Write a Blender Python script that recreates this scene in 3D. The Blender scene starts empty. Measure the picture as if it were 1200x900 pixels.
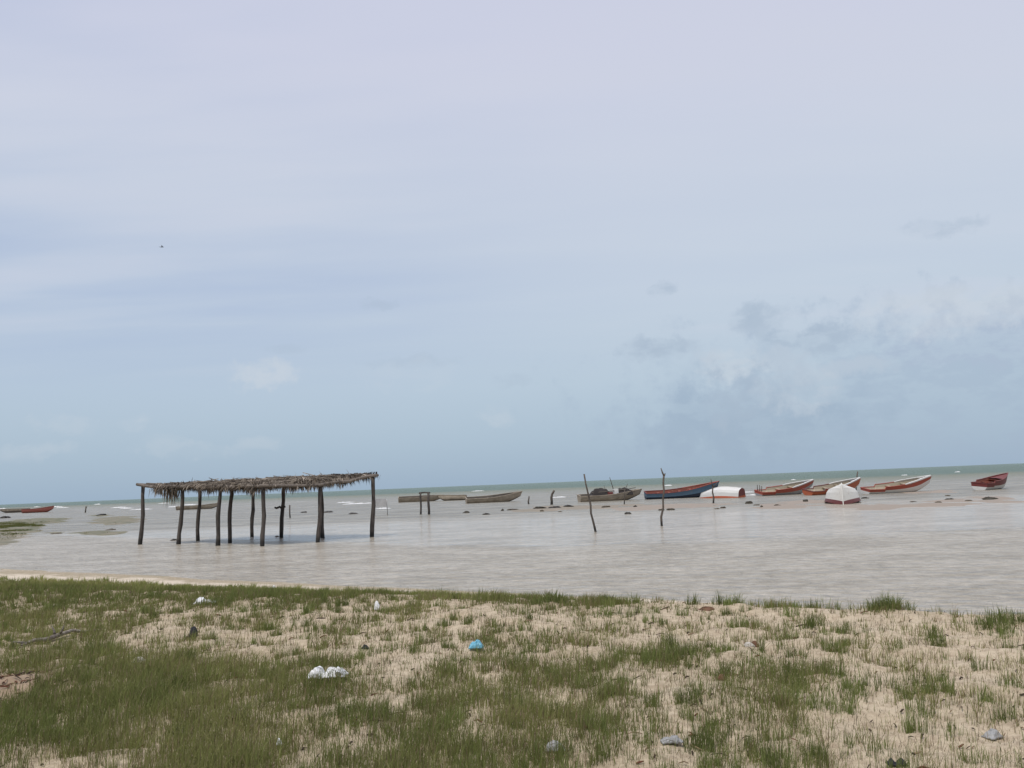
import bpy, bmesh, math, random
import numpy as np
from mathutils import Vector, Matrix, Euler

random.seed(11)
rng = np.random.default_rng(11)
S = bpy.context.scene
COL = S.collection
R = math.radians

# ------------------------------------------------------------------ camera
EYE = 2.1
F = 960.0                                    # focal length in pixels of a 1200 wide frame
ROLL = math.atan(0.0405)
PITCH = math.atan(117.0 / F * math.cos(ROLL))
fw = Vector((0, math.cos(PITCH), math.sin(PITCH)))
up0 = Vector((0, -math.sin(PITCH), math.cos(PITCH)))
rt0 = Vector((1, 0, 0))
rt = rt0 * math.cos(ROLL) - up0 * math.sin(ROLL)
up = up0 * math.cos(ROLL) + rt0 * math.sin(ROLL)
cd = bpy.data.cameras.new('camera')
cd.sensor_width = 36
cd.lens = F / 1200 * 36
cd.clip_start = 0.05
cd.clip_end = 40000
cam = bpy.data.objects.new('camera', cd)
COL.objects.link(cam)
cam.matrix_world = Matrix(((rt.x, up.x, -fw.x, 0), (rt.y, up.y, -fw.y, 0), (rt.z, up.z, -fw.z, EYE), (0, 0, 0, 1)))
S.camera = cam

HX = [0, 150, 300, 450, 620, 740, 900, 1040, 1200]
HY = [588.5, 585, 580, 575, 567.5, 562, 554.7, 548.5, 540]
def ray(px, py, fix=True):
    if fix:                                   # the lens of the photograph bends the horizon by a pixel or two
        py = py + (567.0 - 0.0405 * (px - 600)) - float(np.interp(px, HX, HY))
    return fw + rt * ((px - 600) / F) + up * ((450 - py) / F)
def P(px, py, z=0.0):
    d = ray(px, py)
    t = (z - EYE) / d.z
    return Vector((d.x * t, d.y * t, z))
def at_depth(px, py, y, fix=True):
    d = ray(px, py, fix)
    t = y / d.y
    return Vector((d.x * t, y, EYE + d.z * t))
def project(x, y, z):
    vx, vy, vz = x, y, z - EYE
    a = vx * fw.x + vy * fw.y + vz * fw.z
    return 600 + F * (vx * rt.x + vy * rt.y + vz * rt.z) / a, 450 - F * (vx * up.x + vy * up.y + vz * up.z) / a

# ------------------------------------------------------------------ numpy noise
def h2(ix, iy, seed):
    n = (ix.astype(np.int64) * 374761393 + iy.astype(np.int64) * 668265263 + seed * 1442695041) & 0xffffffff
    n = ((n ^ (n >> 13)) * 1274126177) & 0xffffffff
    n = n ^ (n >> 16)
    return (n & 0xffff) / 65535.0
def vnoise(x, y, seed=0):
    x = np.asarray(x, float); y = np.asarray(y, float)
    ix = np.floor(x); iy = np.floor(y)
    fx = x - ix; fy = y - iy
    fx = fx * fx * (3 - 2 * fx); fy = fy * fy * (3 - 2 * fy)
    a = h2(ix, iy, seed); b = h2(ix + 1, iy, seed); c = h2(ix, iy + 1, seed); d = h2(ix + 1, iy + 1, seed)
    return (a * (1 - fx) + b * fx) * (1 - fy) + (c * (1 - fx) + d * fx) * fy
def fbm(x, y, seed=0, oct=4):
    s = 0; a = 0.5; n = 0
    for k in range(oct):
        s = s + a * vnoise(x * 2 ** k, y * 2 ** k, seed + k * 17); n += a; a *= 0.5
    return s / n
def sstep(a, b, x):
    t = np.clip((x - a) / (b - a), 0, 1)
    return t * t * (3 - 2 * t)

# ------------------------------------------------------------------ terrain
SHORE = [P(px, py) for px, py in ((0, 664.5), (100, 670), (200, 676), (300, 682), (400, 687), (500, 692), (580, 696), (660, 699.5), (740, 702.5), (820, 706.5), (880, 710))]
sx = [p.x for p in SHORE]; sy = [p.y for p in SHORE]
sx = [-400, -60, -30] + sx + [5.2, 7.0, 9.5, 20, 400]
sy = [60, 48, 32.0] + sy + [12.2, 11.6, 11.2, 11, 13]
def shore(x): return np.interp(x, sx, sy)

BARS = []      # cx, cy, rx, ry, height, algae
def bar(px, py, hw, hh, amp, algae=0.0):
    c = P(px, py); d = c.y
    BARS.append((c.x, c.y, hw / F * d, max(hh * d * d / (F * EYE), 0.6), amp, algae))
bar(1035, 592, 60, 4, .33); bar(1120, 587, 80, 4, .33); bar(935, 590, 70, 3.6, .33)
bar(840, 592, 60, 3.2, .32); bar(760, 595, 60, 3, .325); bar(640, 597, 55, 3, .33, .35); bar(1150, 582, 45, 3, .33)
bar(1075, 576, 50, 2.5, .30); bar(720, 594, 60, 2.4, .33, .3)
bar(2, 615, 36, 6.5, .40, 1.0); bar(-30, 620, 50, 8, .42, .7); bar(46, 608, 32, 2.8, .365, 1.0); bar(136, 608.5, 27, 4.0, .36, .8)
bar(110, 624, 26, 2.6, .36, .9); bar(60, 623, 14, 1.4, .33, .8); bar(117, 603.5, 10, 1.2, .35, .9)
def bars(x, y):
    z = np.zeros_like(x); al = np.zeros_like(x)
    wx = x + (fbm(x * .35, y * .35, 31, 3) - .5) * 3.0
    wy = y + (fbm(x * .3, y * .3, 57, 3) - .5) * 4.0
    for cx, cy, rx, ry, am, ag in BARS:
        kk = 1.5 if ag > .5 else 1.35
        q = ((wx - cx - cx / cy * (wy - cy)) / (rx * kk)) ** 2 + ((wy - cy) / (ry * kk * 1.1)) ** 2
        g = am * np.exp(-np.minimum(q, 30) ** 2 * .8)
        al = np.where(g > z, ag, al)
        z = np.maximum(z, g + np.where(g > .15, .004, 0))
    return z, al
def terrain(x, y, fine=True):
    x = np.asarray(x, float); y = np.asarray(y, float)
    wob = (fbm(x * .5, y * .0 + 3.3, 5, 3) - .5) * .5
    t = (shore(x) - y) * .86 + wob
    W = np.interp(x, [-16, -6, 0, 2.5, 4, 5], [7.5, 5.0, 3.8, 3.4, 2.8, 2.6])
    u = np.clip(t / W, 0, 1)
    z = np.where(t > 0, np.interp(x, [-4, 1], [.5, .47]) * u ** np.interp(x, [-16, -4, 0, 4], [1.75, 1.65, 1.35, 1.1]), np.maximum(t * .1, -.3))
    far = np.maximum(-y + 3, 0)
    z = z + np.interp(x, [-2, 2], [.04, .025]) * sstep(.5, 1, u) * (fbm(x * .45, y * .45, 71, 3) - .5) * 2
    mound = np.exp(-(((x + 4.4) / .55) ** 2 + ((y - 7.3) / .5) ** 2))
    z = z + .10 * mound
    if fine:
        z = z + np.where(t > 0, sstep(0, .35, u), 0) * ((fbm(x * 2.6, y * 2.6, 91, 3) - .5) * .11 + (fbm(x * 6, y * 6, 13, 2) - .5) * .05 + mound * (fbm(x * 5.5, y * 5.5, 19, 2) - .5) * .16)
    b, al = bars(x, y)
    z = np.where(t > 0, z, z + b + np.where(b > .15, (fbm(x * .35, y * .22, 44, 3) - .5) * .16 * (1 - .8 * al) + (fbm(x * 1.1, y * .55, 45, 3) - .5) * .10 * (1 - .6 * al), 0))
    return z
def tz(x, y): return float(terrain(np.array([x]), np.array([y]))[0])
def G(px, py, z0=.5):
    z = z0
    for _ in range(25):
        p = P(px, py, z); z = z * .4 + tz(p.x, p.y) * .6
    p = P(px, py, z)
    return Vector((p.x, p.y, tz(p.x, p.y)))

DY = [670, 690, 705, 720, 745, 770, 800, 830, 860, 880, 905]
DX = [i * 100 for i in range(13)]
DM = np.array([
 [.95, .95, .95, .95, .9, .85, .6, .5, .1, .1, .1, .5, .2],
 [.95, .95, .95, .95, .95, .85, .6, .55, .1, .2, .2, .6, .5],
 [.8, .8, .75, .7, .65, .5, .65, .6, .12, .45, .4, .7, .6],
 [.7, .55, .42, .38, .36, .33, .3, .42, .24, .34, .27, .36, .2],
 [.7, .62, .42, .38, .36, .3, .27, .3, .26, .34, .22, .17, .13],
 [.8, .85, .7, .6, .42, .38, .42, .5, .45, .42, .22, .2, .12],
 [.35, .95, .92, .8, .66, .55, .52, .52, .46, .6, .27, .4, .3],
 [.85, .97, .97, .72, .46, .44, .52, .5, .42, .5, .28, .42, .42],
 [.95, .97, .95, .68, .5, .5, .64, .55, .42, .5, .32, .3, .28],
 [.6, .75, .86, .8, .7, .66, .62, .64, .44, .5, .36, .32, .25],
 [.35, .42, .74, .8, .7, .64, .66, .64, .44, .46, .36, .32, .25]])
def density(x, y, z):
    px, py = project(x, y, z)
    fx = np.clip(px / 100, 0, 11.999); ix = fx.astype(int); fx = fx - ix
    jy = np.clip(np.interp(py, DY, np.arange(len(DY))), 0, len(DY) - 1.001); iy = jy.astype(int); fy = jy - iy
    d = (DM[iy, ix] * (1 - fx) + DM[iy, ix + 1] * fx) * (1 - fy) + (DM[iy + 1, ix] * (1 - fx) + DM[iy + 1, ix + 1] * fx) * fy
    return d

# ------------------------------------------------------------------ materials
class NT:
    def __init__(s, tree): s.t = tree; s.n = tree.nodes; s.l = tree.links
    def new(s, typ, **kw):
        n = s.n.new(typ)
        for k, v in kw.items(): setattr(n, k, v)
        return n
    def put(s, sock, v):
        if hasattr(v, 'is_output'): s.l.new(v, sock)
        elif v is not None:
            if isinstance(v, (tuple, list)) and len(v) == 3 and len(getattr(sock, 'default_value', (0,))) == 4: v = (*v, 1)
            sock.default_value = v
    def m(s, op, a, b=None, c=None, clamp=False):
        n = s.new('ShaderNodeMath', operation=op, use_clamp=clamp)
        for i, v in enumerate((a, b, c)):
            if v is not None: s.put(n.inputs[i], v)
        return n.outputs[0]
    def mix(s, f, a, b, typ='MIX'):
        n = s.new('ShaderNodeMix', data_type='RGBA', blend_type=typ)
        s.put(n.inputs[0], f); s.put(n.inputs[6], a); s.put(n.inputs[7], b)
        return n.outputs[2]
    def ss(s, a, b, v):
        n = s.new('ShaderNodeMapRange', interpolation_type='SMOOTHSTEP')
        s.put(n.inputs[0], v); n.inputs[1].default_value = a; n.inputs[2].default_value = b
        return n.outputs[0]
    def noise(s, vec, scale, detail=4, rough=.5, dim='3D', out=0):
        n = s.new('ShaderNodeTexNoise', noise_dimensions=dim)
        s.put(n.inputs['Vector'], vec); n.inputs['Scale'].default_value = scale
        n.inputs['Detail'].default_value = detail; n.inputs['Roughness'].default_value = rough
        return n.outputs[out]
    def mapv(s, vec, scale=(1, 1, 1), loc=(0, 0, 0), rot=(0, 0, 0)):
        n = s.new('ShaderNodeMapping'); s.put(n.inputs[0], vec)
        n.inputs[1].default_value = loc; n.inputs[2].default_value = rot; n.inputs[3].default_value = scale
        return n.outputs[0]
    def ramp(s, f, stops):
        n = s.new('ShaderNodeValToRGB'); s.put(n.inputs[0], f)
        e = n.color_ramp.elements
        while len(e) < len(stops): e.new(.5)
        for q, (p, c) in zip(e, stops): q.position = p; q.color = (*c, 1)
        return n.outputs[0]

def material(name):
    m = bpy.data.materials.new(name); m.use_nodes = True
    t = NT(m.node_tree); b = t.n['Principled BSDF']
    return m, t, b
def wood(name, c1, c2, scale=6, axis=2, rough=.85, bump=.004, wetline=False):
    m, t, b = material(name)
    g = t.new('ShaderNodeNewGeometry').outputs['Position']
    tc = t.new('ShaderNodeTexCoord').outputs['Object']
    sc = [1, 1, 1]; sc[axis] = .12
    n = t.noise(t.mapv(tc, sc), scale * 6, 5, .6)
    n2 = t.noise(g, 1.3, 3)
    f = t.m('ADD', t.m('MULTIPLY', n, .75), t.m('MULTIPLY', n2, .45))
    col = t.mix(t.ss(.4, .8, f), c1, c2)
    if wetline:
        sp_ = t.new('ShaderNodeSeparateXYZ'); t.l.new(g, sp_.inputs[0])
        col = t.mix(t.ss(.34, .12, t.m('ADD', sp_.outputs[2], t.m('MULTIPLY', t.m('SUBTRACT', n2, .5), .3))), col, (.022, .02, .017))
    t.put(b.inputs['Base Color'], col)
    b.inputs['Roughness'].default_value = rough
    bp = t.new('ShaderNodeBump'); bp.inputs['Distance'].default_value = bump; t.put(bp.inputs['Height'], n); t.l.new(bp.outputs[0], b.inputs['Normal'])
    return m
def paint(name, c, worn=(.35, .32, .28), amount=.25, rough=.45, dirt=.5):
    m, t, b = material(name)
    tc = t.new('ShaderNodeTexCoord').outputs['Object']
    n = t.noise(tc, 3.5, 7, .68)
    n2 = t.noise(t.mapv(tc, (.6, .6, 3)), 2.2, 5, .6)
    f = t.m('MULTIPLY', t.ss(.62 - amount * .25, .76, n), min(1, amount * 3))
    col = t.mix(f, c, worn)
    col = t.mix(t.m('MULTIPLY', t.ss(.4, .75, n2), dirt * .55), col, tuple(x * .55 + y * .15 for x, y in zip(c, worn)))
    t.put(b.inputs['Base Color'], col)
    t.put(b.inputs['Roughness'], t.m('ADD', t.m('MULTIPLY', n, .3), rough - .1))
    bp = t.new('ShaderNodeBump'); bp.inputs['Distance'].default_value = .006; t.put(bp.inputs['Height'], n2); t.l.new(bp.outputs[0], b.inputs['Normal'])
    return m
def attr_mat(name, rough=.8, trans=0.0, jitter=.25, jscale=30):
    m, t, b = material(name)
    a = t.new('ShaderNodeAttribute', attribute_name='tint').outputs['Color']
    g = t.new('ShaderNodeNewGeometry').outputs['Position']
    n = t.noise(g, jscale, 2)
    c = t.mix(1.0, a, t.ramp(n, [(0, (1 - jitter,) * 3), (1, (1 + jitter,) * 3)]), 'MULTIPLY')
    t.put(b.inputs['Base Color'], c); b.inputs['Roughness'].default_value = rough
    b.inputs['Specular IOR Level'].default_value = .25
    if trans:
        tr = t.new('ShaderNodeBsdfTranslucent'); t.put(tr.inputs[0], c)
        mx = t.new('ShaderNodeMixShader'); mx.inputs[0].default_value = trans
        t.l.new(b.outputs[0], mx.inputs[1]); t.l.new(tr.outputs[0], mx.inputs[2])
        t.l.new(mx.outputs[0], t.n['Material Output'].inputs[0])
    return m

def make_ground_mat():
    m, t, b = material('sand')
    g = t.new('ShaderNodeNewGeometry').outputs['Position']
    sep = t.new('ShaderNodeSeparateXYZ'); t.l.new(g, sep.inputs[0])
    a = t.new('ShaderNodeAttribute', attribute_name='tint').outputs['Color']
    sa = t.new('ShaderNodeSeparateColor'); t.l.new(a, sa.inputs[0])
    algae, humus, soil = sa.outputs[0], sa.outputs[1], sa.outputs[2]
    n1 = t.noise(g, 1.6, 6, .6); n2 = t.noise(g, 14, 5, .65); n3 = t.noise(g, 90, 3, .6)
    col = t.mix(t.ss(.3, .7, n1), (.49, .40, .275), (.56, .465, .33))
    col = t.mix(t.m('MULTIPLY', t.ss(.40, .70, n2), .65), col, (.31, .225, .15))
    col = t.mix(t.m('MULTIPLY', t.ss(.56, .68, n3), .6), col, (.17, .125, .085))
    col = t.mix(t.m('MULTIPLY', humus, t.ss(.25, .6, n2)), col, (.24, .195, .12))
    col = t.mix(t.m('MULTIPLY', soil, .8), col, (.27, .185, .12))
    rim = t.m('MULTIPLY', t.m('MULTIPLY', t.ss(.0, .03, sep.outputs[2]), t.ss(.17, .10, sep.outputs[2])), t.ss(30, 27, sep.outputs[1]))
    col = t.mix(t.m('MULTIPLY', rim, .8), col, (.66, .57, .45))
    # wet margin and tidal sand
    wet = t.m('SUBTRACT', 1.0, t.ss(-.012, .006, t.m('ADD', sep.outputs[2], t.m('MULTIPLY', t.m('SUBTRACT', n1, .5), .03))))
    beyond = t.ss(29, 38, sep.outputs[1])
    wet = t.m('MAXIMUM', wet, t.m('MULTIPLY', beyond, .85))
    wetc = t.mix(beyond, (.46, .39, .295), (.27, .215, .165))
    col = t.mix(wet, col, wetc)
    gr = t.mix(t.ss(.35, .65, t.noise(g, .8, 5, .6)), (.07, .08, .024), (.18, .155, .07))
    col = t.mix(t.m('MULTIPLY', algae, t.ss(.3, .5, t.noise(t.mapv(g, (.5, .5, .5)), 1.1, 5, .6))), col, gr)
    t.put(b.inputs['Base Color'], col)
    t.put(b.inputs['Roughness'], t.m('SUBTRACT', .92, t.m('MULTIPLY', wet, .45)))
    bp = t.new('ShaderNodeBump'); bp.inputs['Distance'].default_value = .02
    t.put(bp.inputs['Height'], t.m('ADD', n2, t.m('MULTIPLY', n3, .4))); t.l.new(bp.outputs[0], b.inputs['Normal'])
    return m

def make_water_mat():
    m, t, b = material('sea_water')
    g = t.new('ShaderNodeNewGeometry').outputs['Position']
    sep = t.new('ShaderNodeSeparateXYZ'); t.l.new(g, sep.inputs[0])
    x, y = sep.outputs[0], sep.outputs[1]
    big = t.noise(t.mapv(g, (.02, .06, 1)), 1.0, 3)
    mid = t.noise(t.mapv(g, (.36, .6, 1)), 1.0, 4, .6)
    # distance from the beach decides how much sediment the water carries
    dist = t.m('ADD', y, t.m('MULTIPLY', t.m('SUBTRACT', big, .5), 22.0))
    wide = t.m('ADD', dist, t.m('MULTIPLY', x, .7))
    fine = t.noise(t.mapv(g, (2.7, 3.3, 1), rot=(0, 0, .3)), 1.0, 4, .6)
    near = t.mix(t.ss(.34, .68, t.m('ADD', t.m('MULTIPLY', mid, .5), t.m('MULTIPLY', fine, .5))), (.305, .264, .196), (.53, .475, .39))  # sediment swirls, with sky reflections on the ripples painted in as lighter patches
    sheet = t.noise(t.mapv(g, (.10, .34, 1), rot=(0, 0, -.1)), 1.0, 5, .62)
    surf = t.mix(t.ss(.36, .64, t.m('ADD', t.m('MULTIPLY', mid, .4), t.m('MULTIPLY', sheet, .6))), (.20, .178, .13), (.36, .335, .275))  # long pale streaks paint surface sheen into the silty surf colour
    col = t.mix(t.ss(44, 62, dist), near, surf)
    col = t.mix(t.ss(130, 250, wide), col, (.185, .18, .105))
    col = t.mix(t.ss(235, 350, wide), col, (.082, .128, .084))
    # whitecaps of broken foam scattered through the surf
    fo = t.noise(t.mapv(g, (.045, .16, 1)), 1.0, 6, .62)
    foam = t.m('MULTIPLY', t.ss(.655, .70, fo), t.m('MULTIPLY', t.ss(70, 110, dist), t.m('SUBTRACT', 1.0, t.ss(260, 420, y))))
    foam = t.m('MULTIPLY', foam, .75)
    col = t.mix(foam, col, (.62, .61, .58))
    t.put(b.inputs['Base Color'], col)
    b.inputs['IOR'].default_value = 1.333
    t.put(b.inputs['Specular IOR Level'], t.m('SUBTRACT', .5, t.m('MULTIPLY', t.ss(170, 300, wide), .33)))
    # calm lagoon behind the bars
    calm = t.m('MULTIPLY', t.ss(25.5, 28.5, t.m('ADD', t.m('ADD', y, t.m('MULTIPLY', t.m('SUBTRACT', mid, .5), 5.0)), t.m('MULTIPLY', t.m('MINIMUM', t.m('SUBTRACT', x, 1.0), 0.0), .85))), t.m('SUBTRACT', 1.0, t.ss(46, 60, dist)))
    t.put(b.inputs['Roughness'], t.m('ADD', t.m('SUBTRACT', .27, t.m('MULTIPLY', calm, .13)), t.m('MULTIPLY', foam, .5)))
    w1 = t.noise(t.mapv(g, (1.35, 1.9, 1), rot=(0, 0, .25)), 1.25, 3, .55)
    w2 = t.noise(t.mapv(g, (1.0, 1.7, 1), rot=(0, 0, -.3)), 4.5, 4, .6)
    w3 = t.noise(t.mapv(g, (.22, .75, 1), rot=(0, 0, -.08)), .45, 4, .6)
    w4 = t.noise(t.mapv(g, (.03, .09, 1)), 1.0, 5, .6)
    rip = t.m('ADD', t.m('MULTIPLY', w1, .40), t.m('MULTIPLY', w2, .17))
    rip = t.m('MULTIPLY', rip, t.m('SUBTRACT', 1.0, t.m('MULTIPLY', calm, .72)))
    sea = t.m('MULTIPLY', t.m('ADD', t.m('MULTIPLY', w3, .75), t.m('MULTIPLY', w4, 1.1)), t.ss(48, 85, dist))
    bp = t.new('ShaderNodeBump'); bp.inputs['Distance'].default_value = 1.0
    t.put(bp.inputs['Height'], t.m('ADD', rip, sea)); t.l.new(bp.outputs[0], b.inputs['Normal'])
    return m

M = {}
M['sand'] = make_ground_mat()
M['water'] = make_water_mat()
M['post'] = wood('weathered_post', (.035, .029, .025), (.105, .088, .075), 5, wetline=True)
M['pole'] = wood('grey_pole', (.08, .066, .055), (.22, .185, .15), 5, 0)
M['stake'] = wood('stake_wood', (.05, .04, .033), (.14, .115, .092), 5, wetline=True)
M['plank'] = wood('old_plank', (.19, .155, .115), (.44, .37, .285), 2.5, 0)
M['plankdark'] = wood('dark_plank', (.07, .058, .048), (.19, .16, .13), 2.5, 0)
M['panel'] = wood('grey_panel', (.30, .29, .28), (.48, .47, .46), 4)
M['thatch'] = attr_mat('dry_thatch', .9, .12, .3, 14)
M['grass'] = attr_mat('beach_grass', .7, .3, .2, 9)
M['debris'] = attr_mat('beach_debris', .9)
M['weed'] = attr_mat('seaweed', .6, 0, .5, 12)
M['white'] = paint('white_paint', (.66, .65, .62), (.42, .38, .33), .25)
M['white2'] = paint('cream_hull_paint', (.74, .72, .66), (.45, .40, .34), .3)
M['red'] = paint('red_paint', (.36, .075, .045), (.22, .12, .09), .35)
M['darkred'] = paint('dark_red_paint', (.155, .03, .025), (.2, .12, .1), .3)
M['orange'] = paint('orange_red_paint', (.42, .10, .04), (.3, .16, .1), .3)
M['pink'] = paint('faded_red_paint', (.30, .09, .07), (.33, .22, .18), .4)
M['blue'] = paint('blue_paint', (.085, .15, .22), (.16, .18, .2), .3)
M['navy'] = paint('navy_paint', (.018, .03, .06), (.1, .1, .11), .3)
M['beige'] = paint('beige_inside', (.40, .34, .25), (.3, .25, .2), .4)
M['redin'] = paint('red_brown_inside', (.23, .07, .045), (.3, .2, .14), .4)
M['grey'] = paint('grey_inside', (.30, .30, .30), (.2, .19, .18), .4)
M['black'] = paint('black_plastic', (.02, .02, .022), (.06, .06, .06), .2, .5)
M['net'] = attr_mat('net_heap', .9, 0, .5, 40)
def simple(name, c, rough=.5, trans=0):
    m, t, b = material(name)
    n = t.noise(t.new('ShaderNodeTexCoord').outputs['Object'], 18, 5, .6)
    t.put(b.inputs['Base Color'], t.mix(t.ss(.3, .75, n), c, tuple(v * .72 for v in c)))
    b.inputs['Roughness'].default_value = rough
    if trans: b.inputs['Subsurface Weight'].default_value = trans; b.inputs['Subsurface Radius'].default_value = (.02, .02, .02)
    return m
M['plasticwhite'] = simple('white_plastic', (.82, .82, .82), .4)
M['plasticblue'] = simple('blue_plastic', (.15, .43, .57), .4)
M['plasticgrey'] = simple('grey_plastic', (.33, .33, .325), .5)
M['cloth'] = simple('dark_cloth', (.022, .023, .03), .8)
M['rust'] = simple('rusty_tin', (.16, .075, .04), .7)
M['shell'] = simple('pale_litter', (.52, .48, .42), .7)
M['bird'] = simple('dark_feathers', (.035, .035, .04), .8)
M['foam'] = simple('sea_foam', (.80, .80, .78), .8)
M['drift'] = wood('driftwood', (.11, .09, .075), (.33, .29, .245), 8, 0)

# ------------------------------------------------------------------ object helpers
def tag(o, label=None, cat=None, group=None, kind=None):
    if label: o['label'] = label
    if cat: o['category'] = cat
    if group: o['group'] = group
    if kind: o['kind'] = kind
    return o
def empty(name, loc, rot=(0, 0, 0), label=None, cat=None, group=None):
    o = bpy.data.objects.new(name, None); COL.objects.link(o)
    o.empty_display_size = .2
    o.location = loc; o.rotation_euler = rot
    return tag(o, label, cat, group)
def link(name, me, mats, parent=None, smooth=False):
    o = bpy.data.objects.new(name, me); COL.objects.link(o)
    for m in (mats if isinstance(mats, (list, tuple)) else [mats]): me.materials.append(m)
    if smooth: me.polygons.foreach_set('use_smooth', [True] * len(me.polygons))
    if parent: o.parent = parent
    return o
class MB:
    def __init__(s): s.v = []; s.f = []; s.mi = []; s.c = []
    def add(s, vs, fs, mi=0, col=None):
        b = len(s.v); s.v += [tuple(v) for v in vs]
        s.f += [tuple(i + b for i in f) for f in fs]; s.mi += [mi] * len(fs)
        s.c += [col or (1, 1, 1)] * len(vs)
    def tube(s, pts, rad, sides=8, mi=0, col=None, caps=True):
        pts = [Vector(p) for p in pts]; n = len(pts)
        if not hasattr(rad, '__len__'): rad = [rad] * n
        vs = []; ref = None
        for i, p in enumerate(pts):
            d = (pts[min(i + 1, n - 1)] - pts[max(i - 1, 0)]).normalized()
            if ref is None: ref = Vector((1, 0, 0)) if abs(d.x) < .8 else Vector((0, 1, 0))
            a = (ref - d * ref.dot(d)).normalized(); b = d.cross(a); ref = a
            for k in range(sides):
                w = 2 * math.pi * k / sides
                vs.append(p + (a * math.cos(w) + b * math.sin(w)) * rad[i])
        fs = [(i * sides + k, i * sides + (k + 1) % sides, (i + 1) * sides + (k + 1) % sides, (i + 1) * sides + k) for i in range(n - 1) for k in range(sides)]
        if caps: fs += [tuple(range(sides))[::-1], tuple((n - 1) * sides + k for k in range(sides))]
        s.add(vs, fs, mi, col)
    def box(s, c, h, mi=0, rot=None):
        c = Vector(c); vs = []
        for z in (-1, 1):
            for x, y in ((-1, -1), (1, -1), (1, 1), (-1, 1)):
                v = Vector((x * h[0], y * h[1], z * h[2]))
                if rot: v = rot @ v
                vs.append(c + v)
        s.add(vs, [(3, 2, 1, 0), (4, 5, 6, 7), (0, 1, 5, 4), (1, 2, 6, 5), (2, 3, 7, 6), (3, 0, 4, 7)], mi)
    def build(s, name, mats, parent=None, smooth=False, tint=False):
        me = bpy.data.meshes.new(name); me.from_pydata(s.v, [], s.f)
        o = link(name, me, mats, parent, smooth)
        me.polygons.foreach_set('material_index', s.mi)
        if tint:
            a = me.color_attributes.new('tint', 'FLOAT_COLOR', 'POINT')
            a.data.foreach_set('color', np.c_[np.array(s.c), np.ones(len(s.c))].astype(np.float32).ravel())
        me.update()
        return o
def np_mesh(name, v, loops, starts, totals, tint=None):
    me = bpy.data.meshes.new(name)
    me.vertices.add(len(v)); me.vertices.foreach_set('co', np.asarray(v, np.float32).ravel())
    me.loops.add(len(loops)); me.loops.foreach_set('vertex_index', np.asarray(loops, np.int32))
    me.polygons.add(len(starts)); me.polygons.foreach_set('loop_start', np.asarray(starts, np.int32))
    try: me.polygons.foreach_set('loop_total', np.asarray(totals, np.int32))
    except Exception: pass
    me.update(calc_edges=True)
    if tint is not None:
        a = me.color_attributes.new('tint', 'FLOAT_COLOR', 'POINT')
        a.data.foreach_set('color', np.c_[tint, np.ones(len(tint))].astype(np.float32).ravel())
    return me
def grid_mesh(name, X, Y, Z, tint=None):
    ny, nx = X.shape
    v = np.stack([X, Y, Z], -1).reshape(-1, 3)
    i = (np.arange(ny - 1)[:, None] * nx + np.arange(nx - 1)[None, :]).ravel()
    q = np.stack([i, i + 1, i + 1 + nx, i + nx], 1).ravel()
    n = len(i)
    return np_mesh(name, v, q, np.arange(n) * 4, np.full(n, 4), tint)
def grow(a, b, n): return list(np.geomspace(a, b, n))

# ------------------------------------------------------------------ ground sheet and water
gx = np.array([-v for v in grow(95, 15000, 26)[::-1]] + list(np.arange(-90, -17, .55)) + list(np.arange(-17, 13, .075)) + list(np.arange(13, 90, .55)) + grow(95, 15000, 26))
gy = np.array([-v for v in grow(3, 15000, 26)[::-1]] + list(np.arange(-2, 3, .4)) + list(np.arange(3, 27, .075)) + list(np.arange(27, 40, .4)) + list(np.arange(40, 135, .5)) + grow(140, 15000, 26))
X, Y = np.meshgrid(gx, gy)
Z = terrain(X, Y)
_, al = bars(X, Y)
inland = (shore(X) - Y) > 0
dn = np.where(inland, density(X, np.maximum(Y, 3.0), np.maximum(Z, .3)), 0)
dn = np.where(inland & (Y < 30), dn, np.where(inland, .6, 0))
soil = np.exp(-(((X + 4.5) / .75) ** 2 + ((Y - 7.3) / .7) ** 2))
al = np.where(inland, 0, al)
Z = np.where(np.abs(X) > 300, np.minimum(Z, -.3) * (Y > shore(X)) + Z * (Y <= shore(X)), Z)
tint = np.stack([al, np.clip(dn * 1.15 - .25, 0, 1), soil], -1).reshape(-1, 3)
ground = link('ground', grid_mesh('ground', X, Y, Z, tint), M['sand'], smooth=True)
tag(ground, 'pale sand of the beach and tidal bars', 'ground', kind='structure')

wx = np.array([-v for v in grow(60, 15000, 30)[::-1]] + list(np.linspace(-50, 50, 60)) + grow(60, 15000, 30))
wy = np.array(list(np.linspace(6, 130, 120)) + grow(140, 15000, 30))
WX, WY = np.meshgrid(wx, wy)
water = link('water', grid_mesh('water', WX, WY, np.zeros_like(WX)), M['water'], smooth=True)
tag(water, 'shallow silty sea water with fine ripples', 'water', kind='structure')

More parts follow.
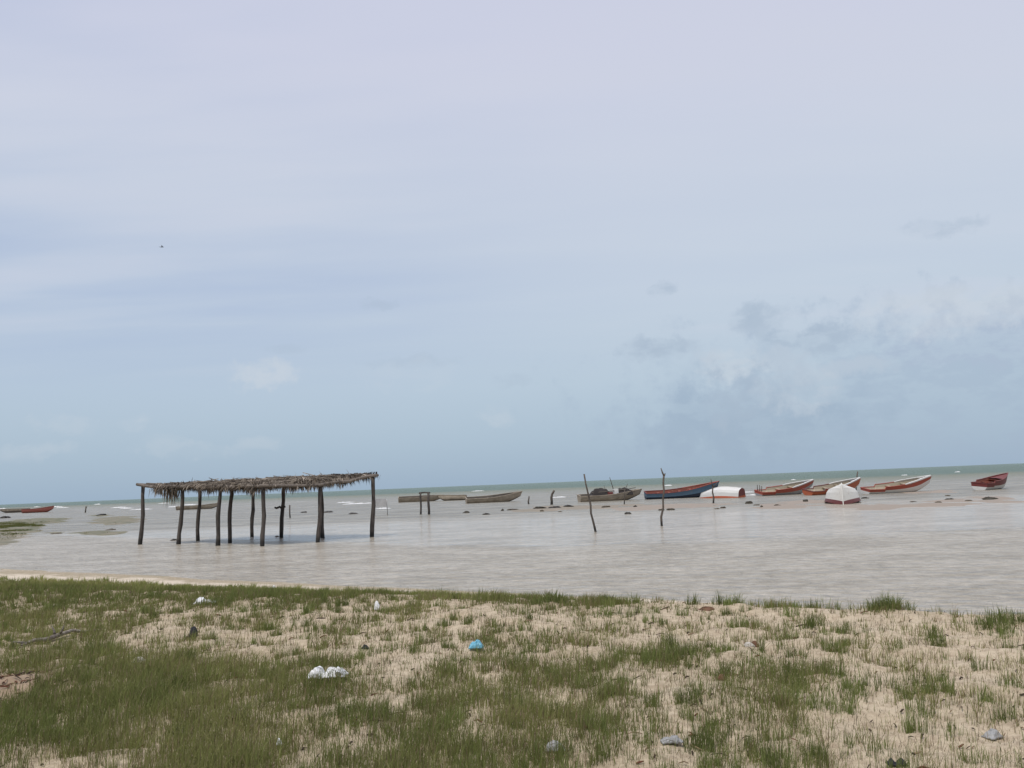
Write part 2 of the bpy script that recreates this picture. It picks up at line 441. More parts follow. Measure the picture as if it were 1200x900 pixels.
# foam of small breakers: low ragged ridges
fm = MB()
for px, py, w in ((2, 593.5, 6), (64, 592.3, 11), (72, 593.5, 10), (43, 592, 3), (114, 590.3, 4), (139, 594.5, 9), (148, 595.5, 10), (165, 597, 14), (206, 594, 10), (222, 592, 10), (192, 590, 8),
                  (405, 590.5, 12), (420, 592, 20), (448, 598, 11), (874, 577, 12), (884, 580, 9), (1122, 551.5, 2), (1060, 556, 3), (783, 569.5, 5), (560, 577, 8), (930, 562, 4), (655, 584, 9)):
    c = P(px, py); d = c.y; hw = w / F * d
    n = max(10, int(w * 2)); depth = min(.35 + .004 * d, 1.0)
    top = []; 
    rows = []
    for i in range(n + 1):
        s = -1 + 2 * i / n
        h = (1 - abs(s) ** 2.2) * (.02 + .0008 * d) * random.uniform(.45, 1.15)
        yy = c.y + math.sin(s * 2.1 + px) * depth * .7
        rows.append([(c.x + s * hw, yy - depth * random.uniform(.5, 1) * (1 - s * s) - .02, -.01), (c.x + s * hw, yy - .1, h * .8), (c.x + s * hw, yy + .15, h), (c.x + s * hw, yy + depth * .8, -.01)])
    vs = [v for r in rows for v in r]
    fs = [(i * 4 + k, (i + 1) * 4 + k, (i + 1) * 4 + k + 1, i * 4 + k + 1) for i in range(n) for k in range(3)]
    fm.add(vs, fs)
tag(fm.build('sea_foam', M['foam'], smooth=True), 'white foam of small breaking waves', 'foam', kind='stuff')

# ------------------------------------------------------------------ grass
def blades(tx, ty, tzv, hgt, nb, spread, width, tintfn, lean=.35):
    """tufts at tx,ty,tzv with nb blades each -> one mesh's arrays"""
    k = np.repeat(np.arange(len(tx)), nb)
    n = len(k)
    a = rng.uniform(0, 2 * np.pi, n); r = spread[k] * np.sqrt(rng.uniform(0, 1, n))
    bx = tx[k] + np.cos(a) * r; by = ty[k] + np.sin(a) * r
    bz = tzv[k] - .012
    h = hgt[k] * rng.uniform(.25, 1.2, n)
    ln = rng.normal(0, lean, n) * np.where(rng.uniform(0, 1, n) < .15, 1.9, .7) + .02
    az = a + rng.normal(0, .7, n)
    lx = np.cos(az) * np.abs(ln) + .08; ly = np.sin(az) * np.abs(ln)
    fa = rng.uniform(0, np.pi, n)
    wx_ = np.cos(fa) * width[k] * .5; wy_ = np.sin(fa) * width[k] * .5 * .6
    V = np.empty((n, 5, 3))
    V[:, 0] = np.stack([bx - wx_, by - wy_, bz], 1); V[:, 1] = np.stack([bx + wx_, by + wy_, bz], 1)
    mx = bx + lx * h * .35; my = by + ly * h * .35; mz = bz + h * .6
    V[:, 2] = np.stack([mx - wx_ * .75, my - wy_ * .75, mz], 1); V[:, 3] = np.stack([mx + wx_ * .75, my + wy_ * .75, mz], 1)
    V[:, 4] = np.stack([bx + lx * h, by + ly * h, bz + h * (1 - .25 * np.abs(ln))], 1)
    base = np.arange(n) * 5
    L = np.stack([base, base + 1, base + 3, base + 2, base + 2, base + 3, base + 4], 1).ravel()
    st = np.stack([np.arange(n) * 7, np.arange(n) * 7 + 4], 1).ravel()
    tot = np.tile([4, 3], n)
    c = tintfn(k, n)
    C = np.repeat(c, 5, 0)
    return V.reshape(-1, 3), L, st, tot, C

N = 105000
y0, y1 = 3.2, 27.0
ty = (math.sqrt(y0) + rng.uniform(0, 1, N) * (math.sqrt(y1) - math.sqrt(y0))) ** 2
tx = rng.uniform(-1, 1, N) * (.72 * ty + 1.6)
tzv = terrain(tx, ty)
d = density(tx, ty, tzv)
cl = fbm(tx * 2.9, ty * 1.9, 201, 3)                    # tussocks
cl2 = fbm(tx * .55, ty * .45, 301, 2)
cl = (cl - .5) * 1.7 + .5
thr = d * 1.0 + .22 * sstep(.6, .85, d) + (cl2 - .5) * .35
pr = sstep(-.42, .40, thr - cl) * np.clip(.25 + d * 1.1, 0, 1)
pr = np.maximum(pr, .05 + .22 * d)
keep = (rng.uniform(0, 1, N) < pr) & (tzv > .10) & ((shore(tx) - ty) > np.interp(tx, [-15, -4, -1, 1], [2.0, 1.75, 1.6, 3.0]) + (fbm(tx * 2, ty * 2, 88, 3) - .5) * 1.0)
keep &= ~((np.exp(-(((tx + 4.6) / .5) ** 2 + ((ty - 7.3) / .45) ** 2)) > .4) & (rng.uniform(0, 1, N) < .93))
tx, ty, tzv, d, cl = tx[keep], ty[keep], tzv[keep], d[keep], cl[keep]
hgt = .065 + .085 * np.clip(d + .55 - cl, 0, 1.2) + rng.uniform(0, .035, len(tx))
hgt *= np.interp(ty, [4, 9, 14, 25], [1.0, 1.0, .8, .75])
wid = np.interp(ty, [4, 8, 14, 25], [.0032, .0046, .0075, .012])
dens = d.copy(); patch = fbm(tx * .9, ty * .7, 411, 3)
strip = sstep(5.5, 2.2, (shore(tx) - ty)) * (tx < 0)
def grass_tint(k, n):
    g1 = np.array([.168, .186, .053]); g2 = np.array([.255, .25, .092]); g3 = np.array([.122, .148, .041])
    f = rng.uniform(0, 1, n)[:, None]; pt = np.clip((patch[k][:, None] - .35) * 3, 0, 1)
    c = (g1 * (1 - f) + g2 * f) * pt + (g3 * (1 - f) + g1 * f) * (1 - pt)
    c = c * (1 + .35 * strip[k][:, None])
    dry = rng.uniform(0, 1, n) < (.30 - .19 * dens[k])
    c[dry] = np.array([.27, .205, .12]) * rng.uniform(.55, 1.1, (dry.sum(), 1))
    return c
nb = rng.integers(5, 14, len(tx))
res = blades(tx, ty, tzv, hgt, nb, .02 + .05 * rng.uniform(0, 1, len(tx)), wid, grass_tint, .5)
# dry stubble standing in the sand between the tussocks
N2 = 30000
sy2 = (math.sqrt(y0) + rng.uniform(0, 1, N2) * (math.sqrt(22) - math.sqrt(y0))) ** 2
sx2 = rng.uniform(-1, 1, N2) * (.72 * sy2 + 1.6); sz2 = terrain(sx2, sy2)
kp = (sz2 > .3) & ((shore(sx2) - sy2) > np.interp(sx2, [-1, 1], [1.2, 3.0])) & (rng.uniform(0, 1, N2) < .75)
sx2, sy2, sz2 = sx2[kp], sy2[kp], sz2[kp]
def stub_tint(k, n):
    f = (rng.uniform(0, 1, n) < .45)[:, None]
    return np.where(f, np.array([.10, .105, .045]), np.array([.30, .23, .145])) * rng.uniform(.4, 1.15, (n, 1))
res2 = blades(sx2, sy2, sz2, rng.uniform(.03, .11, len(sx2)), rng.integers(2, 6, len(sx2)), np.full(len(sx2), .06), np.interp(sy2, [4, 8, 14, 25], [.0025, .004, .006, .01]), stub_tint, .6)
# taller tussocks: tight bunches of fine blades
N4 = 2600
qy = (math.sqrt(4.0) + rng.uniform(0, 1, N4) * (math.sqrt(17) - 2)) ** 2
qx = rng.uniform(-1, 1, N4) * (.72 * qy + 1.2); qz = terrain(qx, qy); qd = density(qx, qy, qz)
kp = (qz > .3) & ((shore(qx) - qy) > np.interp(qx, [-1, 1], [1.3, 3.1])) & (rng.uniform(0, 1, N4) < (.12 + .55 * qd) * (.4 + 1.2 * fbm(qx * .8, qy * .8, 515, 2))) & (((qx + 4.6) / .6) ** 2 + ((qy - 7.3) / .5) ** 2 > 1)
qx, qy, qz = qx[kp], qy[kp], qz[kp]
nt = rng.integers(5, 16, len(qx)); kk = np.repeat(np.arange(len(qx)), nt)
rad = rng.uniform(.04, .13, len(qx)); tall = rng.uniform(.09, .17, len(qx)) + .10 * rng.uniform(0, 1, len(qx)) ** 2 * np.interp(qx / qy, [-.3, .1], [.2, 1])
aa = rng.uniform(0, 2 * np.pi, len(kk)); r_ = np.sqrt(rng.uniform(0, 1, len(kk)))
ux = qx[kk] + np.cos(aa) * r_ * rad[kk] * 1.2; uy = qy[kk] + np.sin(aa) * r_ * rad[kk]
shade = rng.uniform(.75, 1.3, len(qx))
def tus_tint(k, n): return np.array([.135, .162, .048]) * (shade[kk[k]] * rng.uniform(.7, 1.4, n))[:, None]
res4 = blades(ux, uy, terrain(ux, uy), tall[kk] * (1.1 - .45 * r_), np.full(len(kk), 9), np.full(len(kk), .025), np.interp(uy, [4, 8, 14, 25], [.003, .0042, .007, .01]), tus_tint, .34)
def join(*rs):
    nv = nl = 0; out = [[], [], [], [], []]
    for r in rs:
        for q_, v_ in zip(out, (r[0], r[1] + nv, r[2] + nl, r[3], r[4])): q_.append(v_)
        nv += len(r[0]); nl += len(r[1])
    return [np.concatenate(q_) for q_ in out]
jn = join(res, res2, res4)
gm = np_mesh('beach_grass', *jn)
tag(link('beach_grass', gm, M['grass']), 'short olive grass and dry stubble growing in the sand', 'grass', kind='stuff')

# grass and weed on the spit at the left
N3 = 12000
c0 = P(5, 617)
iy_ = c0.y + rng.normal(0, 9, N3); ix_ = c0.x * iy_ / c0.y + rng.normal(0, 3.4, N3) - 1
iz_ = terrain(ix_, iy_); kp = (iz_ > .035) & (fbm(ix_ * .6, iy_ * .25, 77, 3) > .44)
ix_, iy_, iz_ = ix_[kp], iy_[kp], iz_[kp]
if len(ix_):
    def spit_tint(k, n): return np.array([.10, .12, .034]) * rng.uniform(.5, 1.4, (n, 1)) + np.array([.05, .03, .01]) * rng.uniform(0, 1, (n, 1))
    r3 = blades(ix_, iy_, iz_, rng.uniform(.04, .14, len(ix_)), rng.integers(4, 8, len(ix_)), np.full(len(ix_), .15), np.full(len(ix_), .03), spit_tint, .6)
    tag(link('spit_grass', np_mesh('spit_grass', *r3[:4], r3[4]), M['grass']), 'low weed growing on the sand spit at the left', 'grass', kind='stuff')

# standalone tussocks on the crest of the dune
TUSS = ((1043, 712, .20, .17, 'tallest dark tussock on the right-hand crest, left end of the dense trio'),
        (1078, 710, .17, .14, 'middle grass tussock of the dense trio on the dune crest at the right'),
        (1112, 714, .16, .11, 'low spreading grass tussock ending the dense trio on the dune crest'),
        (1172, 728, .24, .15, 'wide bushy grass tussock on the crest at the right edge'),
        (646, 706, .20, .12, 'wide grass tussock at the dune edge below the leaning bare stake'),
        (712, 709, .14, .13, 'upright grass tussock on the bare crest below the blue boat'),
        (783, 775, .20, .12, 'round dark grass tussock standing in open sand below the forked stake'))
for px, py, rad, hh, lab in TUSS:
    c = G(px, py)
    n = 48
    a = rng.uniform(0, 6.28, n); rr = rad * np.sqrt(rng.uniform(0, 1, n))
    ax, ay = c.x + np.cos(a) * rr * 1.3, c.y + np.sin(a) * rr * .6
    hh_ = hh * 1.25 * (1.15 - .5 * rr / rad)
    def tt(k, n_): return np.array([.13, .155, .047]) * rng.uniform(.6, 1.6, (n_, 1))
    az_ = terrain(ax, ay)
    v, L, st, tot, C = blades(ax - c.x, ay - c.y, az_ - c.z, hh_, np.full(n, 13), np.full(n, .04), np.full(n, .0055), tt, .42)
    o = link('grass_tussock', np_mesh('grass_tussock', v, L, st, tot, C), M['grass']); o.location = c
    tag(o, lab, 'grass tussock', 'larger grass tussocks on the dune')

# flat dead twigs and scraps on the sand
db = MB()
for i in range(1750):
    yy = (math.sqrt(4) + random.random() * (math.sqrt(20) - 2)) ** 2
    xx = random.uniform(-1, 1) * (.7 * yy + 1)
    if i >= 1500: xx, yy = random.gauss(-4.5, .4), random.gauss(7.3, .4)
    z = tz(xx, yy)
    if z < .12: continue
    L = random.choice((.015, .02, .03, .03, .04, .06, .1)) * random.uniform(.7, 1.3); a = random.uniform(0, 6.28) if random.random() < .5 else random.gauss(0, .4)
    p = Vector((xx, yy, z + .008)); q = p + Vector((math.cos(a) * L, math.sin(a) * L, 0)); q.z = tz(q.x, q.y) + .01 + random.uniform(0, .015)
    mid = (p + q) / 2 + Vector((0, random.uniform(-.1, .1) * L, random.uniform(0, .012)))
    t_ = random.random(); c = (.05, .035, .025) if t_ < .5 else ((.22, .16, .10) if t_ < .85 else (.12, .05, .03))
    w = random.uniform(.0018, .0045) * (1 + yy / 14)
    db.tube([p, mid, q], [w, w * 1.2, w * .6], 4, col=c)
tag(db.build('beach_debris', M['debris'], tint=True), 'scattered dead twigs and dry leaf scraps on the sand', 'debris', kind='stuff')

# ------------------------------------------------------------------ palapa frame shelter
def post_pts(base, top, r0, r1, n=7, wob=.05):
    b, t_ = Vector(base), Vector(top); pts = []; rr = []
    ph = random.uniform(0, 6)
    for i in range(n):
        s = i / (n - 1)
        p = b.lerp(t_, s)
        env = math.sin(math.pi * s)
        p.x += math.sin(s * 5 + ph) * wob * env + random.gauss(0, .006); p.y += math.cos(s * 4 + ph) * wob * env
        pts.append(p); rr.append((r0 * (1 - s) + r1 * s) * random.uniform(.9, 1.1))
    return pts, rr
FRONT = [((164, 638), (168, 571)), ((209, 638), (214, 573)), ((254, 640), (259, 573)), ((308, 641), (308, 573)), ((372, 637), (375, 572)), ((436, 631), (437, 561))]
BACK = [((232, 634), (234, 573)), ((269, 637), (272, 573)), ((296, 630), (296, 572)), ((330, 631), (332, 571)), ((379, 632), (375, 569))]
corner = P(308, 641)
root = empty('thatched_shelter', corner, label='long open shelter of crooked poles with ragged dry palm thatch, standing in shallow water', cat='shelter')
def loc(v): return Vector(v) - corner
tops = []
for i, (b, t_) in enumerate(FRONT + BACK):
    pb = P(*b); pt = at_depth(t_[0], t_[1], pb.y)
    if i >= 6: pt.z = 2.52
    tops.append(pt)
    m = MB(); pts, rr = post_pts(loc(pb) + Vector((0, 0, -.35)), loc(pt) + Vector((0, 0, .04)), .098, .078, 8, .045)
    m.tube(pts, rr, 9)
    m.build('post', M['post'], root, True)
def beam(a, b, r, name='beam', sag=.03, mat='pole'):
    m = MB(); a = Vector(a); b = Vector(b); n = 7
    pts = [a.lerp(b, i / (n - 1)) + Vector((0, random.gauss(0, .03), -sag * math.sin(math.pi * i / (n - 1)) + random.gauss(0, .022))) for i in range(n)]
    m.tube([loc(p) for p in pts], [r * random.uniform(.85, 1.1) for _ in pts], 7); return m.build(name, M[mat], root, True)
UPV = Vector((0, 0, .10))
p1, p2, p3, p4, p5, p6 = tops[:6]; b1, b2, b3, b4, b5 = tops[6:]
for a, b in ((p1, p2), (p2, p3), (p3, p4), (p4, p5), (p5, p6), (p1, b3), (b3, p6)):
    e = (b - a).normalized() * .18
    o_ = Vector((-.1, -.16, 0)) if a in (p1, p2, p3) and b in (p2, p3, p4) else (Vector((.12, -.14, 0)) if a in (p4, p5) else Vector())
    beam(a - e + UPV + o_, b + e + UPV + o_, .065)
def lerp_edge(chain, s):
    s *= len(chain) - 1; i = min(int(s), len(chain) - 2); return chain[i].lerp(chain[i + 1], s - i)
edgeA = [p1, p2, p3, p4]; edgeB = [b3, b4.lerp(b5, .2), p6]
for k in range(9):
    s = (k + .5) / 9
    a = lerp_edge(edgeA, s); b = lerp_edge(edgeB, s)
    d_ = (b - a).normalized() * .15
    beam(a - d_ + UPV * 1.6, b + d_ + UPV * 1.6, .04, 'rafter', .02)
# crossbar nailed to a back post
q = at_depth(322, 596, P(330, 631).y)
beam(q, q + Vector((.5, 0, .02)), .05, 'crossbar', 0, 'post')
# thatch: fronds laid over the rafters, many hanging ragged over the edges
th = MB()
def strand(p, d, L, w, droop, c):
    d = d.normalized(); side = Vector((-d.y, d.x, 0)).normalized() * w
    m_ = p + d * L * .5 + Vector((0, 0, -droop * L * .12)); e = p + d * L + Vector((0, 0, -droop * L * .5))
    th.add([p - side, p + side, m_ - side * .9, m_ + side * .9, e], [(0, 1, 3, 2), (2, 3, 4)], col=c)
def roofpt(s, t):
    return lerp_edge(edgeA, s).lerp(lerp_edge(edgeB, s), t)
palette = [(.21, .175, .135), (.29, .245, .195), (.14, .115, .09), (.36, .31, .25), (.10, .082, .066)]
for i in range(880):                                   # each frond: midrib and leaflets
    s = random.uniform(.13, .985); t_ = random.random()
    thick = (.19 * sstep(.08, .4, s) * sstep(1.02, .72, s) + .05) * (.6 + .8 * vnoise(np.array([s * 9]), np.array([t_ * 2]), 4)[0])
    p = roofpt(s, t_) + Vector((0, 0, .12 + random.random() * thick * .6))
    ang = random.gauss(0, .5) + (0 if random.random() < .5 else math.pi)
    base = (lerp_edge(edgeB, .5) - lerp_edge(edgeA, .5)).normalized()
    d_ = Matrix.Rotation(ang, 3, 'Z') @ base; d_.z = random.gauss(0, .11)
    L = random.uniform(.8, 1.5); c = random.choice(palette); k_ = random.uniform(.7, 1.2); c = tuple(v * k_ for v in c)
    p0 = p - d_ * L * .5
    th.tube([loc(p0), loc(p0 + d_ * L * .5 + Vector((0, 0, .03))), loc(p0 + d_ * L)], [.016, .012, .005], 4, col=c)
    for k in range(18):
        u = (k + .5) / 18; sgn = 1 if k % 2 else -1
        dd = Matrix.Rotation(sgn * random.uniform(.45, 1.0), 3, 'Z') @ d_
        dd.z = random.uniform(-.45, .05)
        strand(loc(p0 + d_ * L * u), dd, random.uniform(.22, .5), random.uniform(.012, .024), .6, c)
outline = [(edgeA, 520, Vector((-.55, -.83, 0))), ([p4, p5, p6], 300, Vector((.68, -.73, 0))), ([b3, b4.lerp(b5, .2), p6], 330, Vector((.5, .85, 0))), ([p1, p1.lerp(b3, .5), b3], 150, Vector((-.7, .7, 0)))]
for chain, n, out in outline:
    for i in range(n):
        s = random.random()
        if chain is edgeA and s < .11: continue
        if chain[0] is p1 and chain[-1] is b3 and s < .35: continue
        if len(chain) == 3 and chain[1] is p5 and s > .86: continue
        p = lerp_edge(chain, s) + Vector((random.gauss(0, .1), random.gauss(0, .1), random.uniform(.06, .26)))
        cl_ = vnoise(np.array([s * 16 + n]), np.array([.5]), 9)[0]
        L = random.uniform(.16, .44) * (.35 + cl_ * 1.1)
        dd = out * random.uniform(.1, .7) + Vector((random.gauss(0, .25), random.gauss(0, .25), -random.uniform(.5, 1.3)))
        c = random.choice(palette[:3] + palette[4:]); k_ = random.uniform(.6, 1.1); c = tuple(v * k_ for v in c)
        for j in range(4):
            strand(loc(p) + Vector((random.gauss(0, .05), random.gauss(0, .05), 0)), dd + Vector((random.gauss(0, .18), random.gauss(0, .18), 0)), L * random.uniform(.7, 1.15), random.uniform(.012, .026), .4, c)
for i in range(150):                                   # loose straws lifted by the wind
    s = random.uniform(.16, .97)
    p = roofpt(s, random.random()) + Vector((0, 0, .22)); k_ = random.uniform(.7, 1.3)
    strand(loc(p), Vector((random.gauss(0, .8), random.gauss(0, .8), random.uniform(.1, .5))), random.uniform(.25, .55), random.uniform(.01, .022), .1, tuple(v * k_ for v in palette[1]))
# a torn bunch hanging at the left end
for bx_, n, LL in ((197, 26, .85), (204, 40, .75), (188, 26, .4)):
    p = at_depth(bx_, 573, p2.y + .15)
    for i in range(n):
        k_ = random.uniform(.5, 1.1)
        strand(loc(p) + Vector((random.gauss(0, .13), random.gauss(0, .2), 0)), Vector((random.gauss(.05, .16), random.gauss(0, .2), -1)), LL * random.uniform(.5, 1.1), random.uniform(.015, .03), .1, tuple(v * k_ for v in palette[0]))
th.build('thatch', M['thatch'], root, tint=True)

# ------------------------------------------------------------------ boats
def make_boat(name, label, cat, loc_, yaw, L, B, D, bowrise, mats, group=None, heel=0, pitch=0, step=0.0, rake=.5, over=False, thwarts=3, deck=.86, dz=0.0, stripe=.66, rail_from=.62, sternw=.86, kr=.55, ks=.72, fine=2.3):
    """bow towards local +x; mats: bottom, side, stripe, inside, rail, bowrail, deck"""
    root = empty(name, loc_, label=label, cat=cat, group=group)
    root.rotation_euler = Euler((R(heel), R(pitch), R(yaw)), 'XYZ')
    def hb(s): 
        f = (sternw + (1 - sternw) * math.sin(min(s / .42, 1) * math.pi / 2)) if s < .42 else max(0, 1 - ((s - .42) / .58) ** fine)
        return B / 2 * f
    def zs(s):
        z = D + bowrise * max(0, (s - .25) / .75) ** 1.8
        if step and s < .25: z -= step
        return z
    def zk(s): return (D + bowrise) * kr * max(0, (s - ks) / (1 - ks)) ** 2.2
    ss = [0, .04, .1, .17, .235] + ([.25, .2501] if step else [.25]) + [.32, .4, .48, .56, .64, .71, .77, .82, .865, .9, .93, .955, .975, .99, 1.0]
    def X_(s, z): return (s - .5) * L + rake * (z / (D + bowrise)) * max(0, (s - .5) / .5) ** 3
    prof = [(0, 0), (.42, .09), (.74, .22), (.88, .46), (.95, stripe), (1.0, 1.0)]
    def T(v): 
        x, y, z = v
        return (x, y, z + dz) if not over else (x, -y, (D + dz) - z)
    hull = MB(); rows = []
    n = len(prof)
    for s in ss:
        w, a, b = hb(s), zk(s), zs(s)
        r = []
        for py_, pz in [(-p, q) for p, q in prof[::-1]] + prof[1:]:
            z = a + (b - a) * pz; r.append(T((X_(s, z), w * py_, z)))
        rows.append(r)
    cols = 2 * n - 1
    vs = [v for r in rows for v in r]
    for i in range(len(ss) - 1):
        for k in range(cols - 1):
            seg = min(k, cols - 2 - k)                  # 0 = stripe strip
            mi = 2 if seg == 0 else (1 if seg <= 2 else 0)
            f = (i * cols + k, i * cols + k + 1, (i + 1) * cols + k + 1, (i + 1) * cols + k)
            hull.f.append(f if not over else f); hull.mi.append(mi)
    hull.f.append(tuple(range(1, cols - 1))); hull.mi.append(3 if over else 1)
    hull.f.append((0, 1, cols - 2, cols - 1)); hull.mi.append(2)
    hull.v += vs; hull.c += [(1, 1, 1)] * len(vs)
    # inner skin and floor
    rows = []
    th_ = .05
    for s in ss:
        w, a, b = hb(s), zk(s), zs(s)
        wi = max(w - th_, 0); zf = min(a + .16 + .1 * D, b - .02)
        r = []
        for f_, z in ((-1, b), (-.93, (zf + b) / 2), (-.74, zf), (0, zf - .01), (.74, zf), (.93, (zf + b) / 2), (1, b)):
            x = X_(s, z) + (th_ if s == 0 else 0) - (.05 if s == 1 else 0)
            r.append(T((x, wi * f_, z)))
        rows.append(r)
    b0 = len(hull.v); hull.v += [v for r in rows for v in r]; hull.c += [(1, 1, 1)] * (len(ss) * 7)
    for i in range(len(ss) - 1):
        for k in range(6):
            hull.f.append((b0 + i * 7 + k, b0 + (i + 1) * 7 + k, b0 + (i + 1) * 7 + k + 1, b0 + i * 7 + k + 1)); hull.mi.append(3)
    hull.f.append(tuple(b0 + k for k in range(7))[::-1]); hull.mi.append(3)
    ho = hull.build('hull', mats[:4], root)
    bm = bmesh.new(); bm.from_mesh(ho.data); bmesh.ops.remove_doubles(bm, verts=bm.verts, dist=.002); bm.to_mesh(ho.data); bm.free()
    # gunwale rail
    rail = MB()
    for sg in (-1, 1):
        prev = None
        for s in ss:
            w, b = hb(s), zs(s); x = X_(s, b); bt = .05 if (s > rail_from and not over and mats[5] is M['white']) else 0
            sec = [T((x, sg * max(w - .065, 0), b + .004)), T((x, sg * (w + .035), b + .004)), T((x, sg * (w + .035), b + .055 + bt)), T((x, sg * max(w - .065 - bt, 0), b + .055 + bt))]
            if s == 1.0: sec = [T((x + .03, 0, b + .004 + q)) for q in (0, 0, .05, .05)]
            if prev:
                rail.add(prev + sec, [(0, 1, 5, 4), (1, 2, 6, 5), (2, 3, 7, 6), (3, 0, 4, 7)], 1 if s > rail_from else 0)
            prev = sec
    w = hb(0); zt = zs(0); rail.box(T((-.5 * L + .02, 0, zt + .03)), (.05, w, .03), 0)
    rail.build('gunwale', [mats[4], mats[5]], root)
    if not over:
        for k in range(thwarts):
            s = .14 + .46 * k / max(thwarts - 1, 1) + .06
            m = MB(); m.box((( s - .5) * L, 0, zs(s) - .17 + dz), (.13, hb(s) - .06, .02)); m.build('thwart', mats[3], root)
        dk = MB(); rows = []
        dss = [s for s in ss if s >= deck]
        for s in dss:
            b = zs(s) - .03 + dz; w = max(hb(s) - .07, .002); x = X_(s, zs(s))
            rows.append([(x, -w, b), (x, 0, b + .05), (x, w, b)])
        dk.add([v for r in rows for v in r], [(i * 3 + k, i * 3 + k + 1, (i + 1) * 3 + k + 1, (i + 1) * 3 + k) for i in range(len(rows) - 1) for k in range(2)])
        dk.build('foredeck', mats[6], root)
        return root
    keel = MB(); pts = [T((X_(s, zk(s)), 0, zk(s) - .012)) for s in ss if s > .05] + [T((X_(1, z), 0, z)) for z in np.linspace(zk(1), zs(1), 5)[1:]]
    keel.tube(pts, .03, 6); keel.build('keel_strip', mats[1], root)
    return root
def mm(*k): return [M[i] for i in k]
RB = 'red and white skiffs on the sandbars'
redset = mm('white', 'white', 'red', 'beige', 'red', 'white', 'white')
def mid(px, py, dd=0): v = P(px, py); v.y += dd; return v
make_boat('skiff', 'red and white skiff with white bow rail, directly right of the cream overturned hull', 'boat', mid(1050, 576.5), 7, 5.7, 1.75, .70, .68, redset, RB, heel=8, step=.20, dz=-.06, stripe=.62)
sk = make_boat('skiff', 'red skiff with grey white bow, leftmost of the red skiffs', 'boat', mid(919, 579.5), 15, 5.6, 1.75, .70, .68, mm('white', 'grey', 'red', 'beige', 'red', 'white', 'grey'), RB, heel=9, step=.2, dz=-.08, stripe=.58)
make_boat('skiff', 'orange red skiff with white raised bow, partly hidden behind the cream overturned hull', 'boat', mid(975, 578.5), 17, 5.3, 1.75, .70, .72, mm('white', 'orange', 'orange', 'beige', 'darkred', 'white', 'grey'), RB, heel=9, step=.2, dz=-.08, stripe=.6)
make_boat('skiff', 'small dark red and white boat pointing out to sea, rightmost of the moored boats', 'boat', mid(1163, 571), 34, 4.4, 1.55, .80, .55, mm('white', 'white', 'darkred', 'redin', 'darkred', 'darkred', 'darkred'), RB, heel=6, step=.16, dz=-.06, stripe=.55, deck=.6)
for px_, py_, hh_ in ((-2.72, .3, 1.02), (-2.6, -.25, .98), (-2.35, .5, .95)):
    m = MB(); m.tube([(px_, py_, .3), (px_ - .03, py_, hh_)], .035, 7); m.build('tholepin', M['stake'], sk, True)
make_boat('rowing_boat', 'blue wooden boat with red gunwale and raised bow, behind the forked stake', 'boat', mid(797, 584), 0, 7.0, 1.8, .74, .85, mm('navy', 'navy', 'blue', 'redin', 'darkred', 'red', 'redin'), None, heel=9, dz=-.06, stripe=.52, thwarts=4, deck=.88)
make_boat('overturned_boat', 'cream white hull overturned with red rim, its bow facing the beach', 'boat', mid(992, 589, .6), -111, 5.2, 2.2, .88, .50, mm('white2', 'white2', 'darkred', 'darkred', 'darkred', 'darkred', 'white2'), 'overturned boats', pitch=-5.2, over=True, dz=.24, stripe=.84, rake=.12, kr=.10, ks=.85, fine=1.9)
make_boat('overturned_boat', 'smaller white hull overturned with orange red rim, beside the blue boat', 'boat', mid(848, 583.5, .3), 138, 3.9, 1.8, .86, .42, mm('white', 'white', 'orange', 'darkred', 'orange', 'orange', 'white'), 'overturned boats', pitch=-5, heel=-6, over=True, dz=.2, stripe=.84, rake=.5, kr=.62, ks=.36, fine=1.6, sternw=.82)
oldset = mm('plankdark', 'plank', 'plank', 'plankdark', 'plank', 'plank', 'plank')
OB = 'weathered wooden boats lying in the shallows'
make_boat('wooden_boat', 'long low weathered wooden boat behind the small pole gate', 'boat', mid(492, 589.5), 6, 6.4, 1.7, .80, .12, oldset, OB, dz=-.08, rake=.3, heel=8)
make_boat('wooden_boat', 'short pale weathered boat between the pole gate and the high bowed boat', 'boat', mid(531, 588), 174, 4.0, 1.5, .72, .2, oldset, OB, dz=-.08, rake=.3, heel=8)
make_boat('wooden_boat', 'weathered wooden boat with upswept bow, right of the pole gate', 'boat', mid(577, 590), 12, 6.4, 1.7, .68, .55, oldset, OB, dz=-.08, heel=9, rake=.5)
make_boat('wooden_boat', 'low weathered boat seen far out between the shelter posts', 'boat', mid(232, 597), 4, 6.9, 1.6, .62, .35, oldset, OB, dz=-.06, rake=.4)
make_boat('wooden_boat', 'grey brown old hull far out at the left edge beside a faded red boat', 'boat', mid(17, 598.2), 172, 7.2, 1.8, .95, .1, mm('plankdark', 'plankdark', 'plank', 'plankdark', 'plankdark', 'plankdark', 'plank'), OB, dz=-.08)
make_boat('rowing_boat', 'faded red boat far out at the left, bow pointing right', 'boat', mid(44, 598.6), 4, 6.2, 1.8, .9, .5, mm('darkred', 'pink', 'pink', 'pink', 'pink', 'pink', 'pink'), None, dz=-.08)
